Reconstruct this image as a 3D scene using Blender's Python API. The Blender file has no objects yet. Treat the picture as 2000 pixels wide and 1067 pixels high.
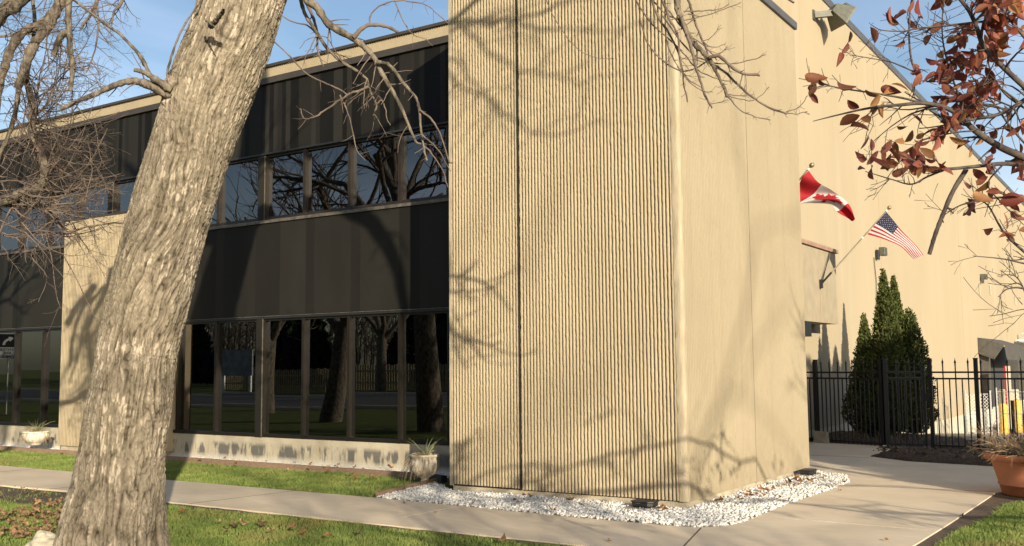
import bpy, math, random
import numpy as np
from mathutils import Vector, Matrix, noise as mnoise
R_ = math.radians
sc = bpy.context.scene
COL = sc.collection

# ------------------------------------------------------------------ camera
F = 1951.5
YAW, PITCH, ROLL = R_(-33.36), R_(5.2235), R_(-0.5127)
CAM = np.array([4.496, -10.252, 1.6])
_cy, _sy, _cp, _sp = math.cos(YAW), math.sin(YAW), math.cos(PITCH), math.sin(PITCH)
FW = np.array([_sy*_cp, _cy*_cp, _sp]); RT = np.array([_cy, -_sy, 0.0]); UP = np.cross(RT, FW)
_cr, _sr = math.cos(ROLL), math.sin(ROLL)
RT, UP = _cr*RT+_sr*UP, -_sr*RT+_cr*UP
cd = bpy.data.cameras.new('camera'); cam = bpy.data.objects.new('camera', cd); COL.objects.link(cam)
cd.sensor_width = 36; cd.lens = F*36/2000; cd.clip_start = .05; cd.clip_end = 2000
M = Matrix(((RT[0], UP[0], -FW[0], CAM[0]), (RT[1], UP[1], -FW[1], CAM[1]), (RT[2], UP[2], -FW[2], CAM[2]), (0, 0, 0, 1)))
cam.matrix_world = M
sc.camera = cam

# ------------------------------------------------------------------ light
SUNH = np.array([1.27, -1.0]); TANE = .29
EL = math.atan(TANE); SD = np.array([1.27, -1.0, TANE*math.hypot(1.27, 1)]); SD /= np.linalg.norm(SD)
world = bpy.data.worlds.new('World'); sc.world = world; world.use_nodes = True
wn = world.node_tree.nodes; wl = world.node_tree.links
bg = wn['Background']; sky = wn.new('ShaderNodeTexSky'); sky.sky_type = 'NISHITA'
sky.sun_disc = False; sky.sun_elevation = EL; sky.sun_rotation = math.atan2(SD[0], SD[1])
sky.air_density = 1.0; sky.dust_density = 1.2; sky.ozone_density = 1.6
tc = wn.new('ShaderNodeTexCoord'); mp = wn.new('ShaderNodeMapping'); mp.inputs['Scale'].default_value = (1.2, 1.2, 4.5)
mp.inputs['Rotation'].default_value = (0, .25, .4)
nz = wn.new('ShaderNodeTexNoise'); nz.inputs['Scale'].default_value = 1.6; nz.inputs['Detail'].default_value = 7
nz.inputs['Distortion'].default_value = .6
cr = wn.new('ShaderNodeValToRGB'); cr.color_ramp.elements[0].position = .42; cr.color_ramp.elements[1].position = .8
cr.color_ramp.elements[0].color = (0, 0, 0, 1); cr.color_ramp.elements[1].color = (.6, .6, .6, 1)
mx = wn.new('ShaderNodeMix'); mx.data_type = 'RGBA'; mx.inputs[7].default_value = (6.4, 7.3, 9.0, 1)
wl.new(tc.outputs['Generated'], mp.inputs[0]); wl.new(mp.outputs[0], nz.inputs['Vector']); wl.new(nz.outputs[0], cr.inputs[0])
wl.new(cr.outputs[0], mx.inputs[0]); wl.new(sky.outputs[0], mx.inputs[6]); wl.new(mx.outputs[2], bg.inputs[0])
bg.inputs[1].default_value = .095
sl = bpy.data.lights.new('sun', 'SUN'); sl.energy = 5.0; sl.angle = R_(.53); sl.color = (1.0, .875, .68)
so = bpy.data.objects.new('sun', sl); COL.objects.link(so)
so.rotation_euler = Vector(SD.tolist()).to_track_quat('Z', 'Y').to_euler()
so.location = (30, -30, 30)
sc.view_settings.view_transform = 'Standard'; sc.view_settings.look = 'None'
sc.view_settings.exposure = 0.72; sc.view_settings.gamma = 1

# ------------------------------------------------------------------ helpers
def ray(x, y): return FW + RT*((x-1000)/F) - UP*((y-533.5)/F)
def onz(x, y, z=0.0): d = ray(x, y); return CAM + d*((z-CAM[2])/d[2])
def onx(x, y, X): d = ray(x, y); return CAM + d*((X-CAM[0])/d[0])
def ony(x, y, Y): d = ray(x, y); return CAM + d*((Y-CAM[1])/d[1])
def atd(x, y, d): return CAM + ray(x, y)*d

def tag(o, label=None, cat=None, group=None, kind=None):
    if label: o['label'] = label
    if cat: o['category'] = cat
    if group: o['group'] = group
    if kind: o['kind'] = kind
    return o
def empty(name, loc=(0, 0, 0), label=None, cat=None, group=None):
    o = bpy.data.objects.new(name, None); COL.objects.link(o); o.location = loc
    o.empty_display_size = .1
    return tag(o, label, cat, group)
def link(name, me, mat, parent=None, smooth=False):
    o = bpy.data.objects.new(name, me); COL.objects.link(o)
    if mat:
        for m in (mat if isinstance(mat, (list, tuple)) else [mat]): me.materials.append(m)
    if smooth: me.polygons.foreach_set('use_smooth', np.ones(len(me.polygons), bool))
    if parent:
        o.parent = parent
        o.matrix_parent_inverse = Matrix.Translation(-parent.location) if parent.parent is None else Matrix.Identity(4)
        if parent.type == 'MESH': o.matrix_parent_inverse = Matrix.Identity(4)
    return o
def npmesh(name, V, Fq, mat, parent=None, smooth=False, mi=None):
    """V (n,3); Fq (m,k) array of equal sized faces"""
    V = np.asarray(V, np.float32); Fq = np.asarray(Fq, np.int32)
    me = bpy.data.meshes.new(name); k = Fq.shape[1]
    me.vertices.add(len(V)); me.vertices.foreach_set('co', V.ravel())
    me.loops.add(Fq.size); me.loops.foreach_set('vertex_index', Fq.ravel())
    me.polygons.add(len(Fq)); me.polygons.foreach_set('loop_start', np.arange(0, Fq.size, k, dtype=np.int32))
    me.polygons.foreach_set('loop_total', np.full(len(Fq), k, np.int32))
    if mi is not None: me.polygons.foreach_set('material_index', np.asarray(mi, np.int32))
    me.update(calc_edges=True)
    return link(name, me, mat, parent, smooth)
def attr(o, name, vals):
    a = o.data.attributes.new(name, 'FLOAT', 'POINT'); a.data.foreach_set('value', np.asarray(vals, np.float32))
def gridfaces(nu, nv):
    i = np.arange(nu-1)[:, None]*nv + np.arange(nv-1)[None, :]
    return np.stack([i, i+nv, i+nv+1, i+1], -1).reshape(-1, 4)

class MB:
    def __init__(s): s.v = []; s.f = []
    def add(s, vs, fs):
        b = len(s.v); s.v += [tuple(map(float, v)) for v in vs]; s.f += [tuple(i+b for i in f) for f in fs]; return s
    def box(s, x0, x1, y0, y1, z0, z1, bev=0):
        if bev:
            b = bev; vs = []; 
            pts = [(x0+b, y0), (x1-b, y0), (x1, y0+b), (x1, y1-b), (x1-b, y1), (x0+b, y1), (x0, y1-b), (x0, y0+b)]
            pi = [(x0+b, y0+b), (x1-b, y0+b), (x1-b, y0+b), (x1-b, y1-b), (x1-b, y1-b), (x0+b, y1-b), (x0+b, y1-b), (x0+b, y0+b)]
            for z, P in ((z0, pi), (z0+b, pts), (z1-b, pts), (z1, pi)): vs += [(p[0], p[1], z) for p in P]
            fs = [tuple(range(7, -1, -1)), tuple(range(24, 32))]
            for r in range(3):
                for i in range(8): j = (i+1) % 8; fs.append((r*8+i, r*8+j, r*8+8+j, r*8+8+i))
            return s.add(vs, fs)
        return s.add([(x, y, z) for x in (x0, x1) for y in (y0, y1) for z in (z0, z1)],
                     [(0, 1, 3, 2), (4, 6, 7, 5), (0, 4, 5, 1), (2, 3, 7, 6), (0, 2, 6, 4), (1, 5, 7, 3)])
    def obox(s, c, ux, uy, uz, a, b, h):
        c = np.array(c, float); ux = np.array(ux, float)*a; uy = np.array(uy, float)*b; uz = np.array(uz, float)*h
        return s.add([c+i*ux+j*uy+k*uz for i in (-1, 1) for j in (-1, 1) for k in (-1, 1)],
                     [(0, 1, 3, 2), (4, 6, 7, 5), (0, 4, 5, 1), (2, 3, 7, 6), (0, 2, 6, 4), (1, 5, 7, 3)])
    def bar(s, p, q, a, b=None, up=(0, 0, 1)):
        p = np.array(p, float); q = np.array(q, float); d = q-p; L = np.linalg.norm(d); d /= L
        u = np.cross(d, up); n = np.linalg.norm(u)
        if n < 1e-5: u = np.cross(d, (1, 0, 0)); n = np.linalg.norm(u)
        u /= n; w = np.cross(u, d)
        return s.obox((p+q)/2, d, u, w, L/2, a, b or a)
    def tube(s, pts, rad, n=8, cap=True):
        V, Fc = tube_np(pts, rad, n); b = len(s.v); s.v += [tuple(v) for v in V.tolist()]; s.f += [tuple(i+b for i in f) for f in Fc.tolist()]
        if cap: s.f.append(tuple(b+i for i in range(n))[::-1]); m = len(V)-n; s.f.append(tuple(b+m+i for i in range(n)))
        return s
    def lathe(s, c, prof, n=24, sx=1, sy=1, flute=0, nf=0):
        c = np.array(c, float); vs = []
        for r, z in prof:
            for i in range(n):
                a = 2*math.pi*i/n; rr = r*(1+flute*math.cos(nf*a)) if flute else r
                vs.append((c[0]+rr*sx*math.cos(a), c[1]+rr*sy*math.sin(a), c[2]+z))
        fs = [(r*n+i, r*n+(i+1) % n, (r+1)*n+(i+1) % n, (r+1)*n+i) for r in range(len(prof)-1) for i in range(n)]
        fs.append(tuple(range(n))[::-1]); fs.append(tuple((len(prof)-1)*n+i for i in range(n)))
        return s.add(vs, fs)
    def prism(s, poly, z0, z1):
        n = len(poly); A = sum(poly[i][0]*poly[(i+1) % n][1]-poly[(i+1) % n][0]*poly[i][1] for i in range(n))
        if A < 0: poly = poly[::-1]
        vs = [(p[0], p[1], z0) for p in poly]+[(p[0], p[1], z1) for p in poly]
        fs = [tuple(range(n))[::-1], tuple(range(n, 2*n))]+[(i, (i+1) % n, n+(i+1) % n, n+i) for i in range(n)]
        return s.add(vs, fs)
    def build(s, name, mat, parent=None, smooth=False):
        me = bpy.data.meshes.new(name); me.from_pydata(s.v, [], s.f); me.update()
        return link(name, me, mat, parent, smooth)

def tube_np(pts, rad, n=6):
    P = np.array(pts, float); k = len(P); rad = np.broadcast_to(np.array(rad, float), (k,))
    T = np.gradient(P, axis=0); T /= np.linalg.norm(T, axis=1)[:, None]+1e-9
    u = np.cross(T[0], (.31, .2, .93)); u /= np.linalg.norm(u)+1e-9
    a = np.arange(n)*2*np.pi/n; ca, sa = np.cos(a), np.sin(a); V = np.empty((k, n, 3))
    for i in range(k):
        u = u-T[i]*(u@T[i]); u /= np.linalg.norm(u)+1e-9; w = np.cross(T[i], u)
        V[i] = P[i]+rad[i]*(ca[:, None]*u+sa[:, None]*w)
    i = np.arange(k-1)[:, None]*n; j = np.arange(n)[None, :]; j2 = (j+1) % n
    Fc = np.stack([i+j, i+j2, i+n+j2, i+n+j], -1).reshape(-1, 4)
    return V.reshape(-1, 3), Fc
def tubes_obj(name, lst, mat, parent=None, n=6):
    """lst of (pts, radii)"""
    Vs, Fs, b = [], [], 0
    for p, r in lst:
        rm = np.max(r); k = 4 if rm < .004 else (5 if rm < .012 else (8 if rm < .05 else max(n, 14)))
        V, Fc = tube_np(p, r, k); Vs.append(V); Fs.append(Fc+b); b += len(V)
    return npmesh(name, np.concatenate(Vs), np.concatenate(Fs), mat, parent, True)
def spline(P, n):
    P = np.array(P, float); k = len(P); t = np.linspace(0, k-1, n); out = np.empty((n, P.shape[1]))
    Q = np.vstack([2*P[0]-P[1], P, 2*P[-1]-P[-2]])
    for m, tt in enumerate(t):
        i = min(int(tt), k-2); f = tt-i; a, b, c, d = Q[i], Q[i+1], Q[i+2], Q[i+3]
        out[m] = .5*((2*b)+(c-a)*f+(2*a-5*b+4*c-d)*f*f+(3*b-a-3*c+d)*f**3)
    return out
def vnoise(x, y, seed=0):
    """smooth value noise 0..1 on numpy arrays"""
    xi = np.floor(x).astype(np.int64); yi = np.floor(y).astype(np.int64); fx = x-xi; fy = y-yi
    fx = fx*fx*(3-2*fx); fy = fy*fy*(3-2*fy)
    def h(a, b):
        n = (a*374761393+b*668265263+seed*974711) & 0x7fffffff; n = ((n ^ (n >> 13))*1274126177) & 0x7fffffff
        n = n ^ (n >> 16); return (n & 0xffff)/65535.
    return (h(xi, yi)*(1-fx)+h(xi+1, yi)*fx)*(1-fy)+(h(xi, yi+1)*(1-fx)+h(xi+1, yi+1)*fx)*fy

# ------------------------------------------------------------------ materials
def mat(name, col, rough=.8, var=.0, vscale=6, bump=0, bscale=60, metal=0, spec=.5, col2=None, stretch=(1, 1, 1), detail=5, ramp=(.35, .65), obj=True):
    m = bpy.data.materials.new(name); m.use_nodes = True; N = m.node_tree.nodes; L = m.node_tree.links
    b = N['Principled BSDF']; b.inputs['Roughness'].default_value = rough; b.inputs['Metallic'].default_value = metal
    b.inputs['Specular IOR Level'].default_value = spec
    b.inputs['Base Color'].default_value = (*col, 1)
    g = N.new('ShaderNodeNewGeometry' if obj else 'ShaderNodeTexCoord'); src = g.outputs['Position'] if obj else g.outputs['Object']
    mp = N.new('ShaderNodeMapping'); mp.inputs['Scale'].default_value = stretch; L.new(src, mp.inputs[0])
    if col2 is not None or var:
        n = N.new('ShaderNodeTexNoise'); n.inputs['Scale'].default_value = vscale; n.inputs['Detail'].default_value = detail
        L.new(mp.outputs[0], n.inputs['Vector'])
        c = N.new('ShaderNodeValToRGB'); c.color_ramp.elements[0].position = ramp[0]; c.color_ramp.elements[1].position = ramp[1]
        c2 = col2 if col2 is not None else tuple(x*(1-var) for x in col)
        c.color_ramp.elements[0].color = (*c2, 1); c.color_ramp.elements[1].color = (*col, 1)
        L.new(n.outputs[0], c.inputs[0]); L.new(c.outputs[0], b.inputs['Base Color'])
    if bump:
        n2 = N.new('ShaderNodeTexNoise'); n2.inputs['Scale'].default_value = bscale; n2.inputs['Detail'].default_value = 6
        L.new(mp.outputs[0], n2.inputs['Vector'])
        bp = N.new('ShaderNodeBump'); bp.inputs['Strength'].default_value = 1; bp.inputs['Distance'].default_value = bump
        L.new(n2.outputs[0], bp.inputs['Height']); L.new(bp.outputs[0], b.inputs['Normal'])
    return m
def addlayer(m, col, scale, stretch, lo, hi, amt=1.0, zmask=None, detail=5):
    """mix another colour over the base by stretched noise, optionally limited to a height band"""
    N = m.node_tree.nodes; L = m.node_tree.links; b = N['Principled BSDF']
    g = N.new('ShaderNodeNewGeometry'); mp = N.new('ShaderNodeMapping'); mp.inputs['Scale'].default_value = stretch
    L.new(g.outputs['Position'], mp.inputs[0])
    n = N.new('ShaderNodeTexNoise'); n.inputs['Scale'].default_value = scale; n.inputs['Detail'].default_value = detail; L.new(mp.outputs[0], n.inputs['Vector'])
    r = N.new('ShaderNodeMapRange'); r.inputs[1].default_value = lo; r.inputs[2].default_value = hi; r.inputs[4].default_value = amt
    L.new(n.outputs[0], r.inputs[0]); fac = r.outputs[0]
    if zmask:
        s = N.new('ShaderNodeSeparateXYZ'); L.new(g.outputs['Position'], s.inputs[0])
        a = N.new('ShaderNodeMapRange'); a.inputs[1].default_value = zmask[0]; a.inputs[2].default_value = zmask[1]
        L.new(s.outputs[2], a.inputs[0])
        c = N.new('ShaderNodeMapRange'); c.inputs[1].default_value = zmask[2]; c.inputs[2].default_value = zmask[3]; c.inputs[3].default_value = 1; c.inputs[4].default_value = 0
        L.new(s.outputs[2], c.inputs[0])
        p = N.new('ShaderNodeMath'); p.operation = 'MULTIPLY'; L.new(a.outputs[0], p.inputs[0]); L.new(c.outputs[0], p.inputs[1])
        q = N.new('ShaderNodeMath'); q.operation = 'MULTIPLY'; L.new(p.outputs[0], q.inputs[0]); L.new(fac, q.inputs[1]); fac = q.outputs[0]
    mx = N.new('ShaderNodeMix'); mx.data_type = 'RGBA'; mx.inputs[7].default_value = (*col, 1)
    src = b.inputs['Base Color']
    if src.is_linked: L.new(src.links[0].from_socket, mx.inputs[6])
    else: mx.inputs[6].default_value = src.default_value
    L.new(fac, mx.inputs[0]); L.new(mx.outputs[2], b.inputs['Base Color'])
    return m

TAN = (.385, .318, .208)
m_rib = mat('ribbed_tan_concrete', TAN, .9, vscale=2.2, col2=(.35, .287, .186), bump=.004, bscale=130, stretch=(1, 1, .5), spec=.2)
addlayer(m_rib, (.30, .23, .135), 3.0, (2.5, 2.5, .3), .58, .8, .25)
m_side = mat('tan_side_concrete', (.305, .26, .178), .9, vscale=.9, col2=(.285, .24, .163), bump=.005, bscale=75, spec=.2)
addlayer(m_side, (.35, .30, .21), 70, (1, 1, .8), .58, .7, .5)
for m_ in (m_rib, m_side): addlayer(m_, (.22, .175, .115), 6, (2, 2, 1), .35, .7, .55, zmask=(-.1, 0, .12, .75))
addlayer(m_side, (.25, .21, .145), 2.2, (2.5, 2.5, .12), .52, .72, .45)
m_tan = mat('tan_smooth_concrete', (.46, .375, .245), .9, vscale=1.2, col2=(.43, .345, .22), bump=.003, bscale=90, spec=.2)
m_wall = mat('tan_warehouse_panel', (.395, .33, .225), .9, vscale=.4, col2=(.37, .307, .207), bump=.003, bscale=60, stretch=(1, 1, .4), spec=.2)
addlayer(m_wall, (.44, .385, .285), 1.1, (1, 1.2, .10), .60, .75, .4)
addlayer(m_wall, (.27, .22, .15), 2.0, (1, 1.8, .09), .56, .75, .4, zmask=(5.5, 9.5, 20, 21))
addlayer(m_wall, (.27, .23, .165), 3, (1, 1, 1), .4, .7, .4, zmask=(-2, -1.9, .2, 1.4))
m_edge = mat('pale_worn_corner', (.42, .36, .255), .9, vscale=14, col2=(.33, .275, .185), bump=.004, bscale=70, stretch=(1, 1, .2), spec=.2)
m_plinth = mat('cream_plinth', (.46, .40, .29), .9, vscale=5, col2=(.32, .27, .19), bump=.006, bscale=40)
m_cop = mat('grey_metal_coping', (.12, .12, .13), .55, .2, 3, metal=.3)
m_copb = mat('brown_metal_coping', (.065, .055, .046), .55, .2, 3, metal=.3)
m_copp = mat('pinkish_brown_flashing', (.36, .22, .15), .6, .3, 6)
m_dark = mat('charcoal_metal_siding', (.0235, .0222, .0185), .6, vscale=1.1, col2=(.0170, .0160, .0135), stretch=(1, 1, .3), bump=.001, bscale=20, spec=.12)
m_dark2 = mat('charcoal_siding_darker', (.0085, .008, .0068), .6, vscale=1.4, col2=(.006, .0055, .0045), stretch=(1, 1, .3), spec=.12)
m_dark3 = mat('charcoal_siding_mid', (.0155, .0146, .0122), .6, .15, 2, stretch=(1, 1, .3), spec=.12)
m_bronze = mat('bronze_window_frame', (.030, .022, .016), .45, .25, 8, metal=.2)
m_bronze2 = mat('dark_bronze_frame', (.017, .0135, .010), .4, .25, 8, metal=.2)
m_lip = mat('worn_metal_lip', (.17, .15, .12), .5, .45, 12, metal=.4)
m_seam = mat('dark_joint_sealant', (.02, .017, .012), .9)
m_sill = mat('stained_concrete_sill_wall', (.47, .42, .31), .9, vscale=3, col2=(.37, .32, .225), bump=.006, bscale=40)
addlayer(m_sill, (.085, .085, .08), 3.6, (1.5, 1, .5), .49, .56, .88, zmask=(.04, .14, .28, .35), detail=9)
addlayer(m_sill, (.13, .12, .10), 22.0, (1.3, 1, .16), .60, .68, .45, zmask=(.03, .12, .28, .36), detail=3)
addlayer(m_sill, (.62, .60, .53), 30.0, (1, 1, 1), .3, .5, .8, zmask=(-.1, -.05, .03, .14))
m_found = mat('white_concrete_foundation', (.52, .47, .37), .9, .2, 4, bump=.006, bscale=30)
m_walk = mat('sidewalk_concrete', (.66, .545, .395), .95, vscale=1.1, col2=(.58, .475, .34), bump=.003, bscale=160, spec=.25)
addlayer(m_walk, (.46, .38, .275), 160, (1, 1, 1), .60, .72, .45)
addlayer(m_walk, (.72, .61, .455), 2.3, (1, 3, 1), .55, .7, .5)
addlayer(m_walk, (.40, .33, .235), .8, (1, 1, 1), .56, .72, .35, detail=9)
m_asph = mat('asphalt', (.06, .058, .055), .95, .25, 3, bump=.01, bscale=120)
m_soil = mat('bare_soil', (.115, .08, .05), 1, vscale=14, col2=(.07, .048, .03), bump=.02, bscale=50)
m_lawn = mat('lawn_turf', (.13, .14, .04), 1, vscale=3.2, col2=(.075, .10, .026), bump=.02, bscale=90, spec=.1)
addlayer(m_lawn, (.15, .11, .045), 1.1, (1, 1, 1), .56, .75, .6)
m_yard = mat('back_yard_dirt', (.25, .2, .14), 1, vscale=2, col2=(.17, .135, .095), bump=.02, bscale=30)
m_mulch = mat('bark_mulch', (.10, .065, .038), 1, vscale=25, col2=(.04, .026, .016), bump=.03, bscale=45)
m_edgeb = mat('weathered_edging_board', (.30, .195, .13), .95, .35, 14, bump=.004, bscale=60, stretch=(1, 6, 6))
m_iron = mat('black_painted_iron', (.012, .012, .012), .45)
m_blk = mat('black_plastic', (.018, .019, .02), .5, .2, 20)
m_steel = mat('galvanised_steel', (.55, .55, .53), .45, .2, 20, metal=.6)
m_grey = mat('weathered_grey_metal', (.10, .105, .08), .55, .3, 12, metal=.2)
m_pole = mat('flag_pole_aluminium', (.48, .42, .32), .4, .2, 9, metal=.5)
m_gold = mat('brass_ball', (.30, .22, .10), .4, metal=.6)
m_yel = mat('yellow_bollard_paint', (.72, .42, .04), .6, .25, 10)
m_terra = mat('terracotta_plastic', (.42, .155, .075), .6, .15, 5, bump=.001)
m_urn = mat('weathered_white_cast_stone', (.66, .59, .47), .9, vscale=9, col2=(.38, .31, .22), bump=.006, bscale=50, ramp=(.3, .55))
m_rock = mat('pale_limestone', (.52, .46, .34), .95, .35, 8, bump=.02, bscale=20)
m_pad = mat('rough_concrete_pad', (.34, .29, .21), .95, .3, 9, bump=.01, bscale=40)
m_red = mat('flag_red_cloth', (.36, .008, .015), .75); m_wht = mat('flag_white_cloth', (.56, .54, .52), .75); m_blu = mat('flag_blue_cloth', (.009, .014, .06), .75)
for m in (m_red, m_wht, m_blu):
    N = m.node_tree.nodes; L = m.node_tree.links; b = N['Principled BSDF']; t = N.new('ShaderNodeBsdfTranslucent')
    t.inputs[0].default_value = b.inputs['Base Color'].default_value; a = N.new('ShaderNodeMixShader'); a.inputs[0].default_value = .2
    L.new(b.outputs[0], a.inputs[1]); L.new(t.outputs[0], a.inputs[2]); L.new(a.outputs[0], N['Material Output'].inputs[0])
m_blade = mat('grass_blade', (.21, .25, .065), .8, vscale=2.6, col2=(.13, .19, .045), spec=.2, ramp=(.4, .6))
addlayer(m_blade, (.24, .19, .075), .9, (1, 1, 1), .54, .72, .75)
addlayer(m_blade, (.27, .22, .09), 60, (1, 1, .1), .62, .7, .8)
m_gravel = mat('white_marble_gravel', (.78, .755, .70), .85, vscale=24, col2=(.40, .38, .34), bump=.003, bscale=90)
m_gbase = mat('gravel_bed_base', (.17, .145, .11), 1, .5, 40)
m_twig = mat('twig_bark', (.17, .13, .10), .9, vscale=9, col2=(.085, .062, .048), bump=.002, bscale=60)
m_limb = mat('limb_bark', (.20, .165, .12), .95, vscale=19, col2=(.055, .044, .032), bump=.022, bscale=45, stretch=(1, 1, .5))
m_ptwig = mat('dark_pear_bark', (.15, .12, .10), .85, vscale=22, col2=(.065, .05, .045), bump=.004, bscale=60)
m_conif = mat('arborvitae_foliage', (.085, .10, .022), .85, vscale=7, col2=(.03, .042, .011), spec=.2)
addlayer(m_conif, (.13, .10, .03), 5, (1, 1, .6), .58, .7, .6)
addlayer(m_conif, (.12, .14, .035), 30, (1, 1, 1), .5, .65, .5)
m_spruce = mat('dark_spruce_foliage', (.03, .045, .02), .9, .4, 5, spec=.2)
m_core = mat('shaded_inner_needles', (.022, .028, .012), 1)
m_dry = mat('dry_straw_leaf', (.42, .31, .18), .9, vscale=20, col2=(.2, .13, .07))
m_spike = mat('green_spike_leaf', (.13, .17, .06), .7, vscale=20, col2=(.3, .27, .14))
m_canv = mat('dark_canopy_fabric', (.085, .08, .07), .9, .3, 5)
m_int = mat('dim_office_interior', (.05, .045, .04), .9)
m_sign = mat('sign_white', (.75, .75, .72), .5); m_signk = mat('sign_black', (.02, .02, .02), .5)
m_picket = mat('wood_picket', (.36, .28, .15), .9, .3, 6)

def leafmat(name, c1, c2, tr=.3):
    m = mat(name, c1, .6, spec=.35); N = m.node_tree.nodes; L = m.node_tree.links; b = N['Principled BSDF']
    a = N.new('ShaderNodeAttribute'); a.attribute_name = 'tint'; r = N.new('ShaderNodeValToRGB')
    e = r.color_ramp.elements; e[0].color = (*c1, 1); e[1].color = (*c2[-1], 1)
    for i, c in enumerate(c2[:-1]): x = e.new((i+1)/(len(c2))); x.color = (*c, 1)
    L.new(a.outputs['Fac'], r.inputs[0]); L.new(r.outputs[0], b.inputs['Base Color'])
    t = N.new('ShaderNodeBsdfTranslucent'); L.new(r.outputs[0], t.inputs[0]); s = N.new('ShaderNodeMixShader'); s.inputs[0].default_value = tr
    L.new(b.outputs[0], s.inputs[1]); L.new(t.outputs[0], s.inputs[2]); L.new(s.outputs[0], N['Material Output'].inputs[0])
    return m
m_pearleaf = leafmat('copper_pear_leaf', (.19, .065, .045), [(.30, .075, .055), (.27, .12, .05), (.55, .19, .14), (.62, .33, .12)], .36)
m_fallen = mat('brown_fallen_leaf', (.30, .155, .06), .85, vscale=14, col2=(.16, .08, .035))
m_fallen3 = mat('tan_fallen_leaf', (.42, .29, .15), .85, vscale=14, col2=(.28, .17, .08))
m_fallen4 = mat('dark_fallen_leaf', (.13, .065, .035), .85, vscale=14, col2=(.07, .035, .02))
m_fallen2 = mat('orange_fallen_leaf', (.55, .22, .05), .85, .3, 30)
m_leafpile = mat('mixed_leaf_litter', (.30, .19, .09), .9, vscale=22, col2=(.07, .04, .022))

def bark_main():
    m = bpy.data.materials.new('furrowed_ash_bark'); m.use_nodes = True; N = m.node_tree.nodes; L = m.node_tree.links; b = N['Principled BSDF']
    b.inputs['Roughness'].default_value = .95; b.inputs['Specular IOR Level'].default_value = .15
    a = N.new('ShaderNodeAttribute'); a.attribute_name = 'ridge'
    r = N.new('ShaderNodeValToRGB'); e = r.color_ramp.elements
    e[0].position = .15; e[0].color = (.045, .034, .023, 1); e[1].position = .92; e[1].color = (.46, .39, .30, 1)
    x = e.new(.45); x.color = (.155, .128, .092, 1); x = e.new(.72); x.color = (.25, .21, .155, 1)
    L.new(a.outputs['Fac'], r.inputs[0])
    g = N.new('ShaderNodeNewGeometry'); n = N.new('ShaderNodeTexNoise'); n.inputs['Scale'].default_value = 1.3; n.inputs['Detail'].default_value = 5
    L.new(g.outputs['Position'], n.inputs['Vector']); mr = N.new('ShaderNodeMapRange'); mr.inputs[1].default_value = .45; mr.inputs[2].default_value = .7; mr.inputs[4].default_value = .35
    L.new(n.outputs[0], mr.inputs[0]); mx = N.new('ShaderNodeMix'); mx.data_type = 'RGBA'; mx.inputs[7].default_value = (.12, .105, .065, 1)
    L.new(mr.outputs[0], mx.inputs[0]); L.new(r.outputs[0], mx.inputs[6]); L.new(mx.outputs[2], b.inputs['Base Color'])
    n2 = N.new('ShaderNodeTexNoise'); n2.inputs['Scale'].default_value = 90; n2.inputs['Detail'].default_value = 6; L.new(g.outputs['Position'], n2.inputs['Vector'])
    bp = N.new('ShaderNodeBump'); bp.inputs['Distance'].default_value = .008; L.new(n2.outputs[0], bp.inputs['Height']); L.new(bp.outputs[0], b.inputs['Normal'])
    return m
m_bark = bark_main()

def glassmat():
    m = bpy.data.materials.new('tinted_window_glass'); m.use_nodes = True; N = m.node_tree.nodes; L = m.node_tree.links
    N.remove(N['Principled BSDF']); g = N.new('ShaderNodeBsdfGlossy'); g.inputs['Roughness'].default_value = .0; g.inputs[0].default_value = (.86, .88, .9, 1)
    t = N.new('ShaderNodeBsdfTransparent'); t.inputs[0].default_value = (.30, .27, .24, 1)
    f = N.new('ShaderNodeFresnel'); f.inputs[0].default_value = 2.25; s = N.new('ShaderNodeMixShader')
    L.new(f.outputs[0], s.inputs[0]); L.new(t.outputs[0], s.inputs[1]); L.new(g.outputs[0], s.inputs[2]); L.new(s.outputs[0], N['Material Output'].inputs[0])
    return m
m_glass = glassmat()

# ------------------------------------------------------------------ ground
def hgt(x, y):
    return -np.clip((y-12.5)*.062, 0, 1.12)*np.clip((x+3.4)/1.0, 0, 1)*np.clip((30-x)/12, 0, 1)
def ground():
    xs = np.unique(np.concatenate([np.linspace(-400, -40, 10), np.linspace(-40, 40, 161), np.linspace(40, 400, 10)]))
    ys = np.unique(np.concatenate([np.linspace(-500, -40, 12), np.linspace(-40, 60, 201), np.linspace(60, 600, 12)]))
    X, Y = np.meshgrid(xs, ys, indexing='ij'); Z = hgt(X, Y)-.012
    tag(npmesh('lawn', np.stack([X, Y, Z], -1).reshape(-1, 3), gridfaces(len(xs), len(ys)), m_lawn, None, True), kind='structure')
    xs = np.linspace(-2.5, 14, 34); ys = np.linspace(9.2, 60, 90); X, Y = np.meshgrid(xs, ys, indexing='ij')
    tag(npmesh('yard', np.stack([X, Y, hgt(X, Y)+.002], -1).reshape(-1, 3), gridfaces(len(xs), len(ys)), m_yard, None, True), kind='structure')
    xs = np.linspace(-.6, 12, 30); ys = np.linspace(10.6, 16, 14); X, Y = np.meshgrid(xs, ys, indexing='ij')
    tag(npmesh('driveway', np.stack([X, Y+.35*(X), hgt(X, Y+.35*X)+.007], -1).reshape(-1, 3), gridfaces(len(xs), len(ys)), mat('grey_driveway', (.22, .2, .17), .9, .2, 3, bump=.004), None, True), kind='structure')
ground()
rng = random.Random(7); nr = np.random.RandomState(11)
def wob(P, a=.012, step=.25, seed=1):
    """subdivide an outline and make it slightly uneven"""
    out = []; r = random.Random(seed)
    for i in range(len(P)):
        p = np.array(P[i]); q = np.array(P[(i+1) % len(P)]); n = max(1, int(np.linalg.norm(q-p)/step))
        for k in range(n): out.append(tuple(p+(q-p)*k/n+np.array([r.uniform(-a, a), r.uniform(-a, a)])))
    return out
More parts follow.
